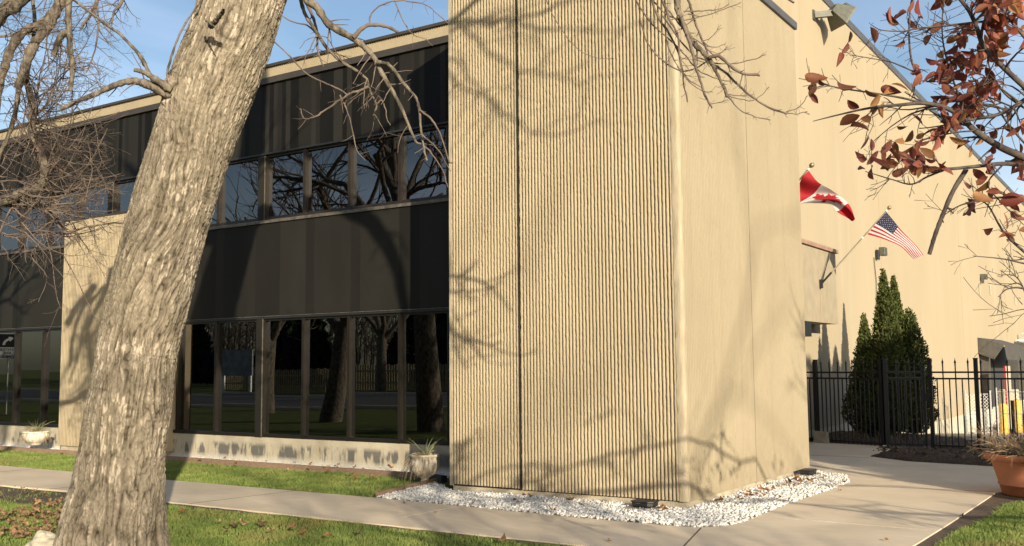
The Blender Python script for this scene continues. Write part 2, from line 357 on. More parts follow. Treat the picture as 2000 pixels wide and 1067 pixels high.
WALK = [(-60, -.97), (-9.8, -.95), (-3.45, -.93), (-2.3, -.97), (-.9, -1.06), (.25, -1.06), (.55, -1.02), (.72, -.88), (.80, -.55), (.78, 1.0), (.84, 3.3), (.60, 4.05), (.10, 4.36),
        (-2.0, 4.4), (-2.0, 10.05), (-1.6, 9.72), (-.16, 9.45), (.32, 8.3), (.14, 7.19), (.9, 6.6), (2.11, 6.40), (6.5, 6.0), (6.5, 3.9), (3.1, 3.75), (2.62, 3.15), (2.57, .4), (2.53, -.96), (2.4, -2.42),
        (-1.2, -2.44), (-5.6, -2.43), (-7.7, -2.40), (-9.0, -2.50), (-60, -2.50)]
tag(MB().prism(WALK, -.08, .012).build('sidewalk', m_walk), kind='structure')
tag(MB().prism([(2.35, -2.7), (7.2, -2.7), (7.2, -4.2), (2.35, -4.2)], -.08, -.03).build('path', m_walk), kind='structure')
def joint(p, q, w, mt, z=.0145):
    return MB().bar((p[0], p[1], z-.001), (q[0], q[1], z-.001), w, .0012).build('joint', mt, None)
jm = mat('pale_joint_filler', (.62, .54, .42), .9, .3, 30); jd = mat('dirty_joint', (.12, .095, .07), 1, .3, 30)
for p, q, w, mt in [((-2.36, -2.0), (-2.34, -1.08), .007, jm), ((1.0, -.05), (2.5, -.1), .008, jm), ((.15, 4.33), (.28, 8.1), .012, jm), ((.60, -1.06), (.95, -2.43), .007, jd),
                    ((-5.2, -2.43), (-5.0, -.95), .004, jd), ((-8.0, -2.43), (-7.8, -.95), .004, jd), ((-10.9, -2.48), (-10.7, -.95), .004, jd), ((.82, 3.0), (2.6, 3.2), .004, jd), ((-2.0, 6.9), (.2, 6.95), .004, jd)]:
    o = joint(p, q, w, mt); o.name = 'sidewalk_joint'; tag(o, kind='structure')
# road, kerbs and far verge (mirrored in the windows)
tag(MB().box(-200, 200, -27, -14.5, -.1, .0).build('road', m_asph), kind='structure')
for y in (-14.5, -27.0):
    tag(MB().box(-200, 200, y-.08, y+.08, -.1, .11, .015).build('kerb', m_walk), kind='structure')
# soil strips along walk edges
def sheet(name, P, z, m, kind='structure'):
    return tag(MB().prism(wob(P, .02, .15, len(P)), z-.02, z).build(name, m), kind=kind)
sheet('soil_edge', [(2.50, -2.6), (2.54, .4), (2.58, 3.1), (3.2, 3.55), (3.3, 3.0), (2.85, 2.2), (2.83, 1.2), (2.70, .2), (2.66, -2.6)], -.002, m_soil)
sheet('soil_patch', [(-14, -2.5), (-9.0, -2.52), (-5.6, -2.46), (-5.4, -2.75), (-5.9, -3.15), (-7.0, -3.35), (-9, -3.6), (-14, -3.9)], -.002, m_soil)
sheet('soil_line', [(-5.6, -2.44), (-1.2, -2.45), (2.4, -2.43), (2.4, -2.50), (-1.2, -2.53), (-3.2, -2.50), (-5.6, -2.56)], -.001, m_soil)
MUL = [(.14, 7.19), (.9, 6.62), (2.11, 6.42), (3.4, 6.3), (5.5, 6.25), (5.5, 7.9), (2.0, 8.15), (.45, 8.5), (.32, 8.3)]
def mound(name, P, h, m, seed, n=60):
    P = np.array(P); x0, y0 = P.min(0); x1, y1 = P.max(0); xs = np.linspace(x0, x1, n*2); ys = np.linspace(y0, y1, n)
    X, Y = np.meshgrid(xs, ys, indexing='ij'); inside = np.zeros(X.shape, bool); dmin = np.full(X.shape, 9.)
    k = len(P)
    for i in range(k):
        a, b = P[i], P[(i+1) % k]
        c = ((a[1] > Y) != (b[1] > Y)) & (X < (b[0]-a[0])*(Y-a[1])/(b[1]-a[1]+1e-9)+a[0]); inside ^= c
        d = b-a; t = np.clip(((X-a[0])*d[0]+(Y-a[1])*d[1])/(d@d), 0, 1); dmin = np.minimum(dmin, np.hypot(X-a[0]-t*d[0], Y-a[1]-t*d[1]))
    Z = np.where(inside, np.minimum(dmin/.35, 1), -np.minimum(dmin/.1, 1))*h+np.where(inside, .05*(vnoise(X*9, Y*9, seed)-.3)+.03*vnoise(X*25, Y*25, seed+1), 0)
    return npmesh(name, np.stack([X, Y, Z], -1).reshape(-1, 3), gridfaces(len(xs), len(ys)), m, None, True)
tag(mound('mulch_bed', MUL, .09, m_mulch, 3), kind='structure')

# ------------------------------------------------------------------ ribbed walls
def ribbed(name, o, u, nrm, width, z0, z1, period, depth, m, parent, seed, dz=.02, rough=.15, gw=.36):
    """fluted fractured-rib panel: real grooves, one vertex column per edge of each fin"""
    o = np.array(o, float); u = np.array(u, float); nrm = np.array(nrm, float)
    n = int(round(width/period)); zs = np.arange(z0, z1+dz*.5, dz); zs[-1] = z1; nz_ = len(zs)
    ph = [0, .15, .23, .28, .72, .92]; dp = [-1, -1, -.8, 0, .04, -.30]
    K = len(ph); I = np.repeat(np.arange(n), K); PH = np.tile(ph, n); DP = np.tile(dp, n)
    I = np.append(I, n-1); PH = np.append(PH, 1.0); DP = np.append(DP, 0)
    U = (I+PH)*period; Z = zs[None, :]; A = np.broadcast_to(U[:, None], (len(U), nz_)).copy()
    edge = np.isin(np.arange(len(U)) % K, (2, 3)); edge2 = (np.arange(len(U)) % K) == 5
    jit = (vnoise(I[:, None]*7.3, Z*5, seed)-.5)*.22+(vnoise(I[:, None]*3.1+50, Z*34, seed+5)-.5)*1.1
    jit = np.where(np.abs(jit) > .35, jit*1.8, jit*.6)
    A += np.where(edge[:, None], jit*rough*period, 0)
    A += np.where(edge2[:, None], (vnoise(I[:, None]*5.1+9, Z*22, seed+8)-.5)*rough*.5*period, 0)
    D = DP[:, None]*depth*(1+.25*(vnoise(I[:, None]*2.7, Z*14, seed+3)-.5))
    D = D+np.where((DP >= 0)[:, None], (vnoise(U[:, None]*90, Z*30, seed+4)-.5)*depth*.22, 0)
    V = o+A[..., None]*u+D[..., None]*nrm; V[..., 2] = Z
    return npmesh(name, V.reshape(-1, 3), gridfaces(len(U), nz_), m, parent)

office = empty('office_building', (-3.2, 1.42, 0), 'two storey office block with tan ribbed corner tower, charcoal siding and bronze window bands', 'building')
TW, TD, TH = 3.219, 4.40, 6.60
# tower
ribbed('front_wall', (-TW+.05, 0, 0), (1, 0, 0), (0, -1, 0), TW-.05-1.058-.10, .092, TH, .0457, .024, m_rib, office, 1) if False else None
ribbed('tower_front_wall', (-TW+.045, 0, 0), (1, 0, 0), (0, -1, 0), 1.005, .108, TH, .0457, .024, m_rib, office, 1)
ribbed('tower_front_wall', (-2.150, 0, 0), (1, 0, 0), (0, -1, 0), 2.055, .098, TH, .0457, .026, m_rib, office, 21)
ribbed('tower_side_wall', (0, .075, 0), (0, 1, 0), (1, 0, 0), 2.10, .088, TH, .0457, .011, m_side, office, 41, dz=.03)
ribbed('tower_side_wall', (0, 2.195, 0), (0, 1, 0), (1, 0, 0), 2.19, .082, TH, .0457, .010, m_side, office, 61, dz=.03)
b = MB(); b.box(-TW+.045, -.03, .028, TD-.03, .085, TH-.002); b.build('tower_core', m_seam, office)
b = MB(); b.box(-TW, -TW+.045, -.004, TD, .09, TH); b.build('tower_edge_trim', m_edge, office)
def cornerstrip():
    zs = np.arange(.092, TH, .03); prof = [(-.095, .0), (-.07, -.004), (-.035, -.004), (-.012, .001), (-.001, .012), (.004, .035), (.003, .055), (0, .075)]
    V = np.array([[(px+(vnoise(np.array(i*3.3), np.array(z*9.), 5)-.5)*.008, py+(vnoise(np.array(i*5.3), np.array(z*11.), 6)-.5)*.008, z) for z in zs] for i, (px, py) in enumerate(prof)])
    return npmesh('tower_corner', V.reshape(-1, 3), gridfaces(len(prof), len(zs)), m_edge, office, True)
cornerstrip()
b = MB(); b.box(-TW+.03, -.03, .03, TD-.02, -.1, .085); b.build('tower_plinth', m_plinth, office)
b = MB(); b.box(-TW-.03, .035, -.035, TD+.03, TH, TH+.115, .006); b.build('tower_coping', m_cop, office)
b = MB(); b.box(-2.165, -2.154, .004, .02, .09, TH); b.build('expansion_joint', m_seam, office)
MB().box(-.01, .003, 2.177, 2.186, .09, TH).build('expansion_joint', mat('side_seam', (.17, .135, .09), .95), office)

# facade
YF = 1.42; XL = -34.0; XR = -TW+.01
def zig(name, x0, x1, y, z0, z1, period, amp, m, parent, seed=None):
    n = int((x1-x0)/period*2)+1; xs = x0+np.arange(n+1)*period/2; xs = xs[xs <= x1+1e-6]
    ys = y+np.where(np.arange(len(xs)) % 2 == 0, 0, -amp)
    V = [(x, yy, z) for x, yy in zip(xs, ys) for z in (z0, z1)]
    mi = None
    if seed is not None:
        R = np.random.RandomState(seed); mi = []; c = 0
        while len(mi) < len(xs)-1: mi += [c]*R.choice([1, 1, 1, 2, 3]); c = (c+R.randint(1, 3)) % 3
        mi = mi[:len(xs)-1]
    return npmesh(name, V, gridfaces(len(xs), 2)[:, ::-1], m, parent, False, mi)
zig('upper_siding', XL, XR, YF, 5.20, 6.42, .197, .005, [m_dark, m_dark2, m_dark3], office, 5)
zig('middle_siding', XL, XR, YF, 2.43, 4.02, .394, .003, [m_dark, m_dark3, m_dark], office, 8)
zig('parapet', XL, XR, YF-.02, 6.50, 6.68, .0457, .016, m_rib, office)
b = MB(); b.box(XL, XR, YF-.05, YF+.25, 6.40, 6.505); b.build('fascia_trim', m_copb, office)
b = MB(); b.box(XL, XR, YF-.07, YF+.30, 6.68, 6.725); b.build('roof_coping', m_copb, office)
b = MB(); b.box(XL, XR, YF+.3, YF+7.0, 6.3, 6.4); b.build('roof', m_asph, office)
b = MB(); b.box(XL, XR, YF-.035, YF+.02, 5.172, 5.20); b.box(XL, XR, YF-.02, YF+.02, 2.395, 2.43); b.build('window_head_trim', m_blk, office)
b = MB(); b.box(XL, XR, YF-.03, YF+.12, 4.005, 4.055); b.box(XL, XR, YF-.034, YF-.021, 2.43, 2.438); b.build('window_sill_flashing', m_lip, office)
b = MB(); b.box(XL, XR, YF+.02, YF+.34, -.1, .44, .012); b.build('sill_wall', m_sill, office)
# interior that shows dimly through the glass
b = MB(); b.box(XL, -3.3, 5.5, 5.6, .0, 6.3); b.box(XL, -3.3, YF+.3, 5.5, 2.5, 3.9); b.box(XL, -3.3, YF+.3, 5.5, -.05, .0); b.box(XL, -3.3, YF+.3, 5.5, 5.3, 5.4)
b.box(-12.5, -12.4, YF+.3, 5.5, 0, 5.3); b.box(XL-.1, XL, YF, 5.6, 0, 6.3); b.build('interior_walls', m_int, office)
b = MB(); b.box(XL, XR, YF+.25, YF+.3, 2.3, 4.0); b.box(XL, XR, YF+.25, YF+.3, 5.19, 6.4); b.build('facade_backing', m_seam, office)
MX = [-3.25, -4.25, -5.24, -6.27, -7.26, -8.27, -9.36, -10.36, -11.40, -12.45, -13.50, -14.55, -15.55, -16.60, -17.6, -18.6, -19.6, -20.7]
WIDE = {-4.25, -8.27, -12.45, -16.60, -20.7}
for (z0, z1) in ((.44, 2.395), (4.055, 5.172)):
    for i in range(len(MX)-1):
        xr, xl = MX[i], MX[i+1]
        if z0 < 1 and xl >= -3.3: continue
        if xl in WIDE: xl += .085
        if xr in WIDE: xr -= .06
        b = MB(); d0, d1 = YF+.0, YF+.09; t = .024 if z0 < 1 else .03
        b.box(xl+.002, xl+t, d0, d1, z0, z1); b.box(xr-t, xr-.002, d0, d1, z0, z1)
        b.box(xl+t, xr-t, d0+.008, d1, z0, z0+.055); b.box(xl+t, xr-t, d0+.02, d1, z1-.035, z1)
        w = b.build('window', m_bronze2 if z0 < 1 else m_bronze, office)
        tw_, tv_ = [random.Random(i*7+int(z0*10)).uniform(-.0022, .0022) for i in (i, i+50)]; ga, gb_, gc, gd = xl+t, xr-t, z0+.055, z1-.035
        MB().add([(x, YF+.07+dy+(tw_ if x == ga else -tw_)+(tv_ if z == gc else -tv_), z) for dy in (0, .008) for x in (ga, gb_) for z in (gc, gd)], [(2, 3, 1, 0), (5, 7, 6, 4), (1, 5, 4, 0), (6, 7, 3, 2), (4, 6, 2, 0), (3, 7, 5, 1)]).build('pane', m_glass, w)
    for xw in WIDE:
        MB().box(xw-.06+.0, xw+.085, YF-.015, YF+.12, z0, z1, .006).build('column_cover', m_dark, office)
        MB().box(xw+.0855, xw+.092, YF-.018, YF+.0, z0, z1).build('column_edge_strip', m_lip, office)
# framed picture on an inner partition
MB().box(-6.22, -5.2, 2.35, 2.38, .0, 2.4).build('inner_partition', mat('grey_partition', (.16, .16, .165), .9), office)
b = MB(); 
for a in ((-6.02, -5.62, .92, .955), (-6.02, -5.62, 1.42, 1.455), (-6.02, -5.985, .955, 1.42), (-5.655, -5.62, .955, 1.42)): b.box(a[0], a[1], 2.31, 2.35, a[2], a[3])
pf = b.build('framed_picture', m_signk); tag(pf, 'black framed picture hanging behind the dark ground floor window', 'picture')
MB().box(-5.985, -5.655, 2.335, 2.348, .955, 1.42).build('artwork', mat('picture_print', (.22, .22, .22), .6, .6, 12), pf)
# second short tan panel
ribbed('ribbed_panel', (-13.56, 1.18, 0), (1, 0, 0), (0, -1, 0), 3.09, .125, 4.47, .0457, .014, m_rib, office, 81, dz=.06, rough=.12)
b = MB(); b.box(-13.57, -10.46, 1.20, YF+.06, .12, 4.465); b.build('panel_core', m_tan, office)
b = MB(); b.box(-13.585, -10.45, 1.165, YF+.05, 4.47, 4.50); b.build('panel_cap', m_copb, office)
b = MB(); b.box(-13.50, -10.52, 1.22, YF+.02, -.1, .12); b.build('panel_plinth', m_plinth, office)

# ------------------------------------------------------------------ warehouse
wh = empty('warehouse_building', (-2, 12, 0), 'tall plain tan warehouse whose long wall runs back behind the corner tower', 'building')
XW = -2.0; ZR = 10.22
def whwall():
    ys = np.arange(8.9, 80, .0914); n = len(ys); amp = np.where(np.arange(n) % 2 == 0, 0, .003)
    V = [(XW+a, y, z) for y, a in zip(ys, amp) for z in (-1.4, ZR)]
    npmesh('side_wall', V, gridfaces(n, 2), m_wall, wh)
whwall()
b = MB(); b.box(-6.0, XW-.01, 8.9, 80, -1.4, ZR-.01); b.build('wall_core', m_wall, wh)
b = MB(); b.box(-6.1, XW+.03, 8.85, 80, ZR-.05, ZR+.16, .01); b.build('roof_coping', m_cop, wh)
b = MB(); b.box(XW-.05, XW+.02, 8.9, 17.9, -1.4, .148); b.box(XW-.05, XW+.02, 17.9, 80, -1.4, -.36); b.build('foundation', m_found, wh)
mj = mat('faint_joint', (.33, .26, .17), .9)
for y in (17.9, 30.2, 42.0): MB().box(XW-.02, XW+.008, y-.008, y+.008, -.3, ZR-.1).build('panel_joint', mj, wh)
# canopy box over the entrance
XC = -1.5
b = MB(); b.box(XW, XC, 4.42, 11.62, 2.40, 3.93); b.build('canopy_box', mat('canopy_stucco', (.34, .285, .195), .9, vscale=4, col2=(.29, .24, .16), bump=.004, bscale=60), wh)
b = MB(); b.box(XW, XC+.05, 4.42, 11.70, 3.93, 4.01); b.build('canopy_flashing', m_copp, wh)
b = MB(); b.box(XC-.14, XC-.01, 9.33, 9.74, 2.10, 2.40); b.build('canopy_soffit_block', m_blk, wh)
b = MB(); b.box(XC-.002, XC+.004, 10.37, 10.385, 2.42, 3.1); b.build('rust_streak', m_copp, wh)
b = MB(); b.box(XW-.0, XW+.03, 4.6, 8.8, 0, 2.40); b.build('entrance_recess', m_int, wh)
# dock canopies and doors
for i, (y0, y1) in enumerate(((33.4, 43.0), (44.4, 54.0))):
    b = MB(); xo = XW+1.75; zt = 2.56; zo = 2.38; zb = .95
    xo = -1.03; sl_ = (0, 0) if i == 0 else (0, 0); ye = y0+6.5
    b.add([(XW+.02, y0, 2.50), (xo, y0, 2.19), (xo, ye, 2.19), (XW+.02, ye, 2.50), (XW+.02, y0, 1.86), (xo-.39, y0, 1.62), (xo, ye, 1.55), (xo, y0+.4, 1.62)],
          [(0, 1, 2, 3), (0, 4, 5, 1), (1, 7, 6, 2)])
    b.build('dock_canopy', m_canv, wh)
    MB().box(XW+.01, XW+.10, y0+.4, y1-.6, -.35, 2.2).build('dock_door', mat('dark_dock_door', (.04, .04, .04), .8), wh)
    for ya in (y0+.2, y1-.5): MB().box(XW+.0, XW+.35, ya, ya+.4, -.35, 2.0).build('dock_seal', m_canv, wh)

# wall fixtures
fl = empty('floodlight', (XW, 12.6, 9.1), 'big grey weathered floodlight on a bracket high on the tan wall near the roof edge', 'floodlight')
A = onx(1590, 30, XW+.02); 
b = MB(); b.bar(A, A+np.array([.36, .30, .06]), .05, .07); b.obox(A, (1, 0, 0), (0, 1, 0), (0, 0, 1), .02, .09, .11); b.build('bracket', m_grey, fl)
C0 = np.array([-1.55, A[1]+.42, A[2]+.06]); d = np.array([.50, .58, -.55]); d /= np.linalg.norm(d); s_ = np.cross(d, (0, 0, 1)); s_ /= np.linalg.norm(s_); t_ = np.cross(s_, d)
b = MB(); b.add([C0+d*a+s_*x*w+t_*z*h for a, w, h in ((-.20, .13, .11), (.16, .30, .24), (.20, .31, .25)) for x, z in ((-1, -1), (1, -1), (1, 1), (-1, 1))],
      [(0, 3, 2, 1), (0, 1, 5, 4), (1, 2, 6, 5), (2, 3, 7, 6), (3, 0, 4, 7), (4, 5, 9, 8), (5, 6, 10, 9), (6, 7, 11, 10), (7, 4, 8, 11), (8, 9, 10, 11)])
for k in range(5): b.obox(C0+d*(-.04+k*.04)+t_*(.2+.01*k), d, s_, t_, .006, .2, .05)
b.build('housing', m_grey, fl)
MB().obox(C0+d*.205, s_, t_, d, .27, .21, .006).build('lens', mat('dull_lens', (.22, .24, .18), .35, .2, 5), fl)
wl_ = onx(1709, 491, XW+.0)
lm = empty('wall_lamp', wl_, 'small dark square lamp on the warehouse wall above the tallest evergreen', 'lamp')
b = MB(); b.box(wl_[0]+.02, wl_[0]+.10, wl_[1]-.05, wl_[1]+.1, wl_[2]-.22, wl_[2]+.03, .01); b.build('backplate', m_blk, lm)
b = MB(); b.box(wl_[0]+.10, wl_[0]+.26, wl_[1]-.02, wl_[1]+.26, wl_[2]-.12, wl_[2]+.10, .015); b.build('lamp_head', m_grey, lm)
cb = [onx(1707, 503, XW+.03), onx(1709, 525, XW+.03), onx(1712, 560, XW+.03), onx(1712, 640, XW+.03)]
MB().tube(spline(cb, 14), .012, 6).build('cable', m_grey, lm)
cc = onx(1986, 663, XW)
cm = empty('security_camera', cc, 'tiny white security camera on the far end of the warehouse wall', 'camera')
MB().box(cc[0], cc[0]+.5, cc[1]-.1, cc[1]+.1, cc[2]-.08, cc[2]-.02).build('arm', m_sign, cm)
MB().obox(cc+np.array([.45, .1, .1]), (.8, -.5, -.3), (.5, .8, 0), (.24, -.15, .95), .32, .13, .13).build('camera_body', m_sign, cm)
cd2 = onx(1921, 541, XW+.1)
ob = MB().obox(cd2, (1, 0, 0), (0, 1, 0), (0, 0, 1), .12, .28, .10).obox(cd2+np.array([.0, -.3, -.15]), (1, 0, 0), (0, 1, 0), (0, 0, 1), .05, .05, .14).build('wall_speaker', m_grey)
tag(ob, 'little brown-grey fixture alone on the warehouse wall right of the flags', 'fixture')
for i, (x, y) in enumerate(((1913, 565), (1934, 567), (1983, 587))):
    p = onx(x, y, XW+.02); o = MB().box(p[0], p[0]+.03, p[1]-.06, p[1]+.06, p[2]-.22, p[2]+.22).build('wall_anchor', m_found)
    tag(o, ('leftmost', 'middle', 'rightmost')[i]+' of three small pale anchor stubs on the warehouse wall', 'anchor', 'pale stubs on the warehouse wall')

# ------------------------------------------------------------------ flags
def flagpole(B, T, label):
    r = empty('flag_pole', B, label, 'flag pole'); B = np.array(B); T = np.array(T)
    b = MB(); b.tube([B, T], .014, 8); b.build('pole', m_pole, r)
    MB().tube([B, B+(T-B)*.16], .021, 8).build('sleeve', m_blk, r)
    MB().obox(B, (1, 0, 0), (0, 1, 0), (0, 0, 1), .03, .035, .09).build('bracket', m_blk, r)
    d = (T-B)/np.linalg.norm(T-B); b = MB(); n = 10
    for k, (a, rr) in enumerate([]): pass
    pr = [(.012, 0), (.03, .012), (.042, .04), (.03, .07), (.008, .085)]
    V = []; u = np.cross(d, (0, 1, 0)); u /= np.linalg.norm(u); w = np.cross(d, u)
    for rr, a in pr:
        for i in range(n): V.append(T+d*a+rr*(u*math.cos(2*math.pi*i/n)+w*math.sin(2*math.pi*i/n)))
    b.add(V, [(q*n+i, q*n+(i+1) % n, (q+1)*n+(i+1) % n, (q+1)*n+i) for q in range(4) for i in range(n)]+[tuple(40+i for i in range(n))]); b.build('finial', m_gold, r, True)
    for ca_ in (.62, .975): MB().tube([B+(T-B)*ca_, B+(T-B)*(ca_+.018)], .024, 8).build('clip', m_sign, r)
    MB().tube([B+np.array([.03, 0, .05]), (XC+.02, B[1]+.75, 3.93)], .009, 6).build('stay_chain', m_blk, r)
    return r
UB = np.array([XC+.03, 10.383, 3.192]); UT = ony(1734, 409, 10.383)
CB = np.array([XC+.03, 5.31, 3.19]); CT = onx(1582, 327, UT[0])
CB[1] = CT[1]; CB[2] = CT[2]-(UT[2]-UB[2])
flagpole(UB, UT, 'slanted pole carrying the striped flag with blue canton')
flagpole(CB, CT, 'slanted pole carrying the red and white leaf flag, half hidden by the tower')
def flagcloth(name, top, bot, nu, nv, cls, mats, label, wave, parent=None):
    T = spline(top, nu+1); Bt = spline(bot, nu+1); V = np.empty((nu+1, nv+1, 3))
    for j in range(nv+1):
        v = j/nv; V[:, j] = T*(1-v)+Bt*v
    U, W = np.meshgrid(np.linspace(0, 1, nu+1), np.linspace(0, 1, nv+1), indexing='ij')
    V += wave(U, W)
    uc = (U[:-1, :-1]+U[1:, 1:])/2; vc = (W[:-1, :-1]+W[1:, 1:])/2
    mi = cls(uc, vc).reshape(-1)
    o = npmesh(name, V.reshape(-1, 3), gridfaces(nu+1, nv+1), mats, parent, True, mi); return tag(o, label, 'flag')
def us(u, v):
    k = np.floor(v*13).astype(int); c = np.where(k % 2 == 0, 0, 1)
    can = (u < .40) & (v < 7/13); c = np.where(can, 2, c)
    cu, cv = u/.40, v/(7/13)
    st = np.zeros(u.shape, bool)
    for r in range(9):
        for q in range(6 if r % 2 == 0 else 5):
            x = (q+.5)/6+(0 if r % 2 == 0 else 1/12); y = (r+1)/10
            dx = (cu-x)*.40*1.5; dy = (cv-y)*(7/13); rr = np.hypot(dx, dy); an = np.arctan2(dx, -dy)
            st |= rr < .0135*(.62+.38*np.cos(5*an))
    return np.where(can & st, 1, c)
top = [ony(1730, 413, 10.385), ony(1750, 437, 10.52), ony(1776, 466, 10.66), ony(1803, 498, 10.8)]
bot = [ony(1694, 458, 10.385), ony(1728, 468, 10.48), ony(1760, 483, 10.6), ony(1786, 506, 10.72)]
flagcloth('striped_flag', top, bot, 260, 130, us, [m_red, m_wht, m_blu], 'red and white striped flag with white stars on blue, hanging from the slanted pole',
          lambda U, W: np.stack([.016*np.sin(U*9+W*3)*U, -.02*np.sin(U*7+W*4)*U, .006*np.sin(U*11)*U], -1))
LEAF = [(0, -.42), (.07, -.27), (.17, -.33), (.14, -.08), (.26, -.20), (.29, -.13), (.42, -.16), (.36, .0), (.42, .05), (.20, .22), (.23, .30), (.03, .27), (.03, .44)]
LEAF = LEAF+[(-x, y) for x, y in LEAF[::-1] if x > 0]
def ca(u, v):
    c = np.where((u < .25) | (u > .75), 0, 1); x = (u-.5)*2*.95; y = v-.5; ins = np.zeros(u.shape, bool); n = len(LEAF)
    for i in range(n):
        a, b = LEAF[i], LEAF[(i+1) % n]
        if abs(a[1]-b[1]) < 1e-9: continue
        ins ^= ((a[1] > y) != (b[1] > y)) & (x < (b[0]-a[0])*(y-a[1])/(b[1]-a[1])+a[0])
    return np.where(ins, 0, c)
Yc = CT[1]
top = [ony(1580, 334, Yc), ony(1600, 358, Yc+.06), ony(1624, 371, Yc+.14), ony(1645, 385, Yc+.22), ony(1660, 404, Yc+.28), ony(1668, 428, Yc+.3)]
bot = [ony(1546, 378, Yc), ony(1556, 398, Yc+.05), ony(1584, 398, Yc+.12), ony(1622, 399, Yc+.17), ony(1640, 415, Yc+.22), ony(1663, 432, Yc+.27)]
flagcloth('leaf_flag', top, bot, 160, 80, ca, [m_red, m_wht], 'red and white flag with a red leaf, half hidden behind the tower edge',
          lambda U, W: np.stack([.03*np.sin(U*8+W*5)*U, -.06*np.sin(U*8+W*6), .015*np.sin(U*10+W*4)*U], -1))

# ------------------------------------------------------------------ black iron fence
def fence(P, Q, name, label, posts, sp=.098, first=0, h=1.64, group='black iron fence sections', gate=False, z0=.0):
    P = np.array([P[0], P[1], z0]); Q = np.array([Q[0], Q[1], z0]); d = Q-P; L = np.linalg.norm(d); d /= L; e = np.cross(d, (0, 0, 1))
    r = empty(name, P, label, 'gate' if gate else 'fence', None if gate else group); Z = np.array([0, 0, 1])
    for zr in (1.386, 1.27, .06): MB().bar(P+Z*zr, Q+Z*zr, .016, .016).build('rail', m_iron, r)
    b = MB(); n = int(L/sp)
    for k in range(n+1):
        p = P+d*(k*sp+.03)
        if k*sp+.03 > L: break
        tall = (k+first) % 2 == 0; b.obox(p+Z*((h-.12 if tall else 1.27)+.0)/2, d, e, Z, .0095, .0095, ((h-.12 if tall else 1.27))/2)
        if tall:
            z = h-.13
            pr = [(.006, 0), (.020, .012), (.008, .024), (.021, .05), (.012, .085), (.004, .11), (.003, .14)]
            m = 6; V = [p+Z*(z+a)+rr*(d*math.cos(i*math.pi/3)+e*math.sin(i*math.pi/3)) for rr, a in pr for i in range(m)]
            b.add(V, [(q*m+i, q*m+(i+1) % m, (q+1)*m+(i+1) % m, (q+1)*m+i) for q in range(6) for i in range(m)])
    b.build('pickets', m_iron, r)
    for t in posts:
        p = P+d*t; MB().obox(p+Z*.8, d, e, Z, .032, .032, .82).obox(p+Z*1.63, d, e, Z, .036, .036, .012).build('post', m_iron, r)
    return r, P, d
FL0 = onz(1560, 861); FL1 = onz(1729, 873.5); FR0 = onz(1821, 876); FR1 = onz(2060, 886)
LL = np.linalg.norm((FL1-FL0)[:2])
fence(FL0, FL1, 'iron_fence', 'black iron fence section in shade between the tower and the gate', [LL*.24, LL-.03], .1)
LR = np.linalg.norm((FR1-FR0)[:2])
fence(FR0, FR1, 'iron_fence', 'black iron fence section behind the mulch bed, right of the gate', [.02, onz(1914, 880)[0]-FR0[0]], .108)
g, gp, gd = fence(FL1+np.array([.05, .0, 0]), FR0-np.array([.06, 0, 0]), 'iron_gate', 'black iron gate leaf in front of the tall evergreens', [.0], .1, gate=True)
pq = FR0-np.array([.09, 0, 0]); MB().box(pq[0]-.02, pq[0]+.02, pq[1]-.03, pq[1]+.01, .03, 1.50).build('latch_stile', m_iron, g)
MB().box(pq[0]-.02, pq[0]+.12, pq[1]-.06, pq[1]-.03, .93, 1.0).box(pq[0]+.03, pq[0]+.09, pq[1]-.07, pq[1]-.03, .86, .96).build('latch', m_iron, g)
fence(onz(1735, 868), onz(1806, 866), 'iron_fence', 'black iron fence section standing just behind the gate leaf', [.0], .1)

# rocks by the fence
def rock(name, c, s, seed, label, m=m_rock, cat='rock', sub=3):
    import bmesh
    bm = bmesh.new(); bmesh.ops.create_icosphere(bm, subdivisions=sub, radius=1)
    for v in bm.verts:
        p = v.co.copy(); n_ = mnoise.noise(p*1.3+Vector((seed, seed, 0)))*.35+mnoise.noise(p*3+Vector((0, seed, seed)))*.12
        v.co = Vector((p.x*s[0], p.y*s[1], p.z*s[2]))*(1+n_)
    me = bpy.data.meshes.new(name); bm.to_mesh(me); bm.free(); o = link(name, me, m, None, True); o.location = c; return tag(o, label, cat)
p = onz(1607, 866); b = MB(); b.add([(p[0]-.17, p[1]-.05, 0), (p[0]+.12, p[1]-.13, -.01), (p[0]+.14, p[1]-.02, .0), (p[0]-.14, p[1]+.08, 0), (p[0]-.17, p[1]+.0, .24), (p[0]+.10, p[1]-.06, .235), (p[0]+.12, p[1]+.0, .22), (p[0]-.15, p[1]+.07, .23)],
      [(3, 2, 1, 0), (4, 5, 6, 7), (0, 1, 5, 4), (1, 2, 6, 5), (2, 3, 7, 6), (3, 0, 4, 7)])
tag(b.build('concrete_block', m_pad), 'rough concrete block leaning at the foot of the iron fence', 'block')
p = onz(1728, 880); rock('rock', (p[0], p[1], .03), (.05, .04, .07), 3, 'small white rock at the foot of the gate post')
p = onz(95, 1072); rock('boulder', (p[0]-.05, p[1], .0), (.19, .14, .13), 5, 'pale rounded boulder at the foot of the leaning tree', sub=4)

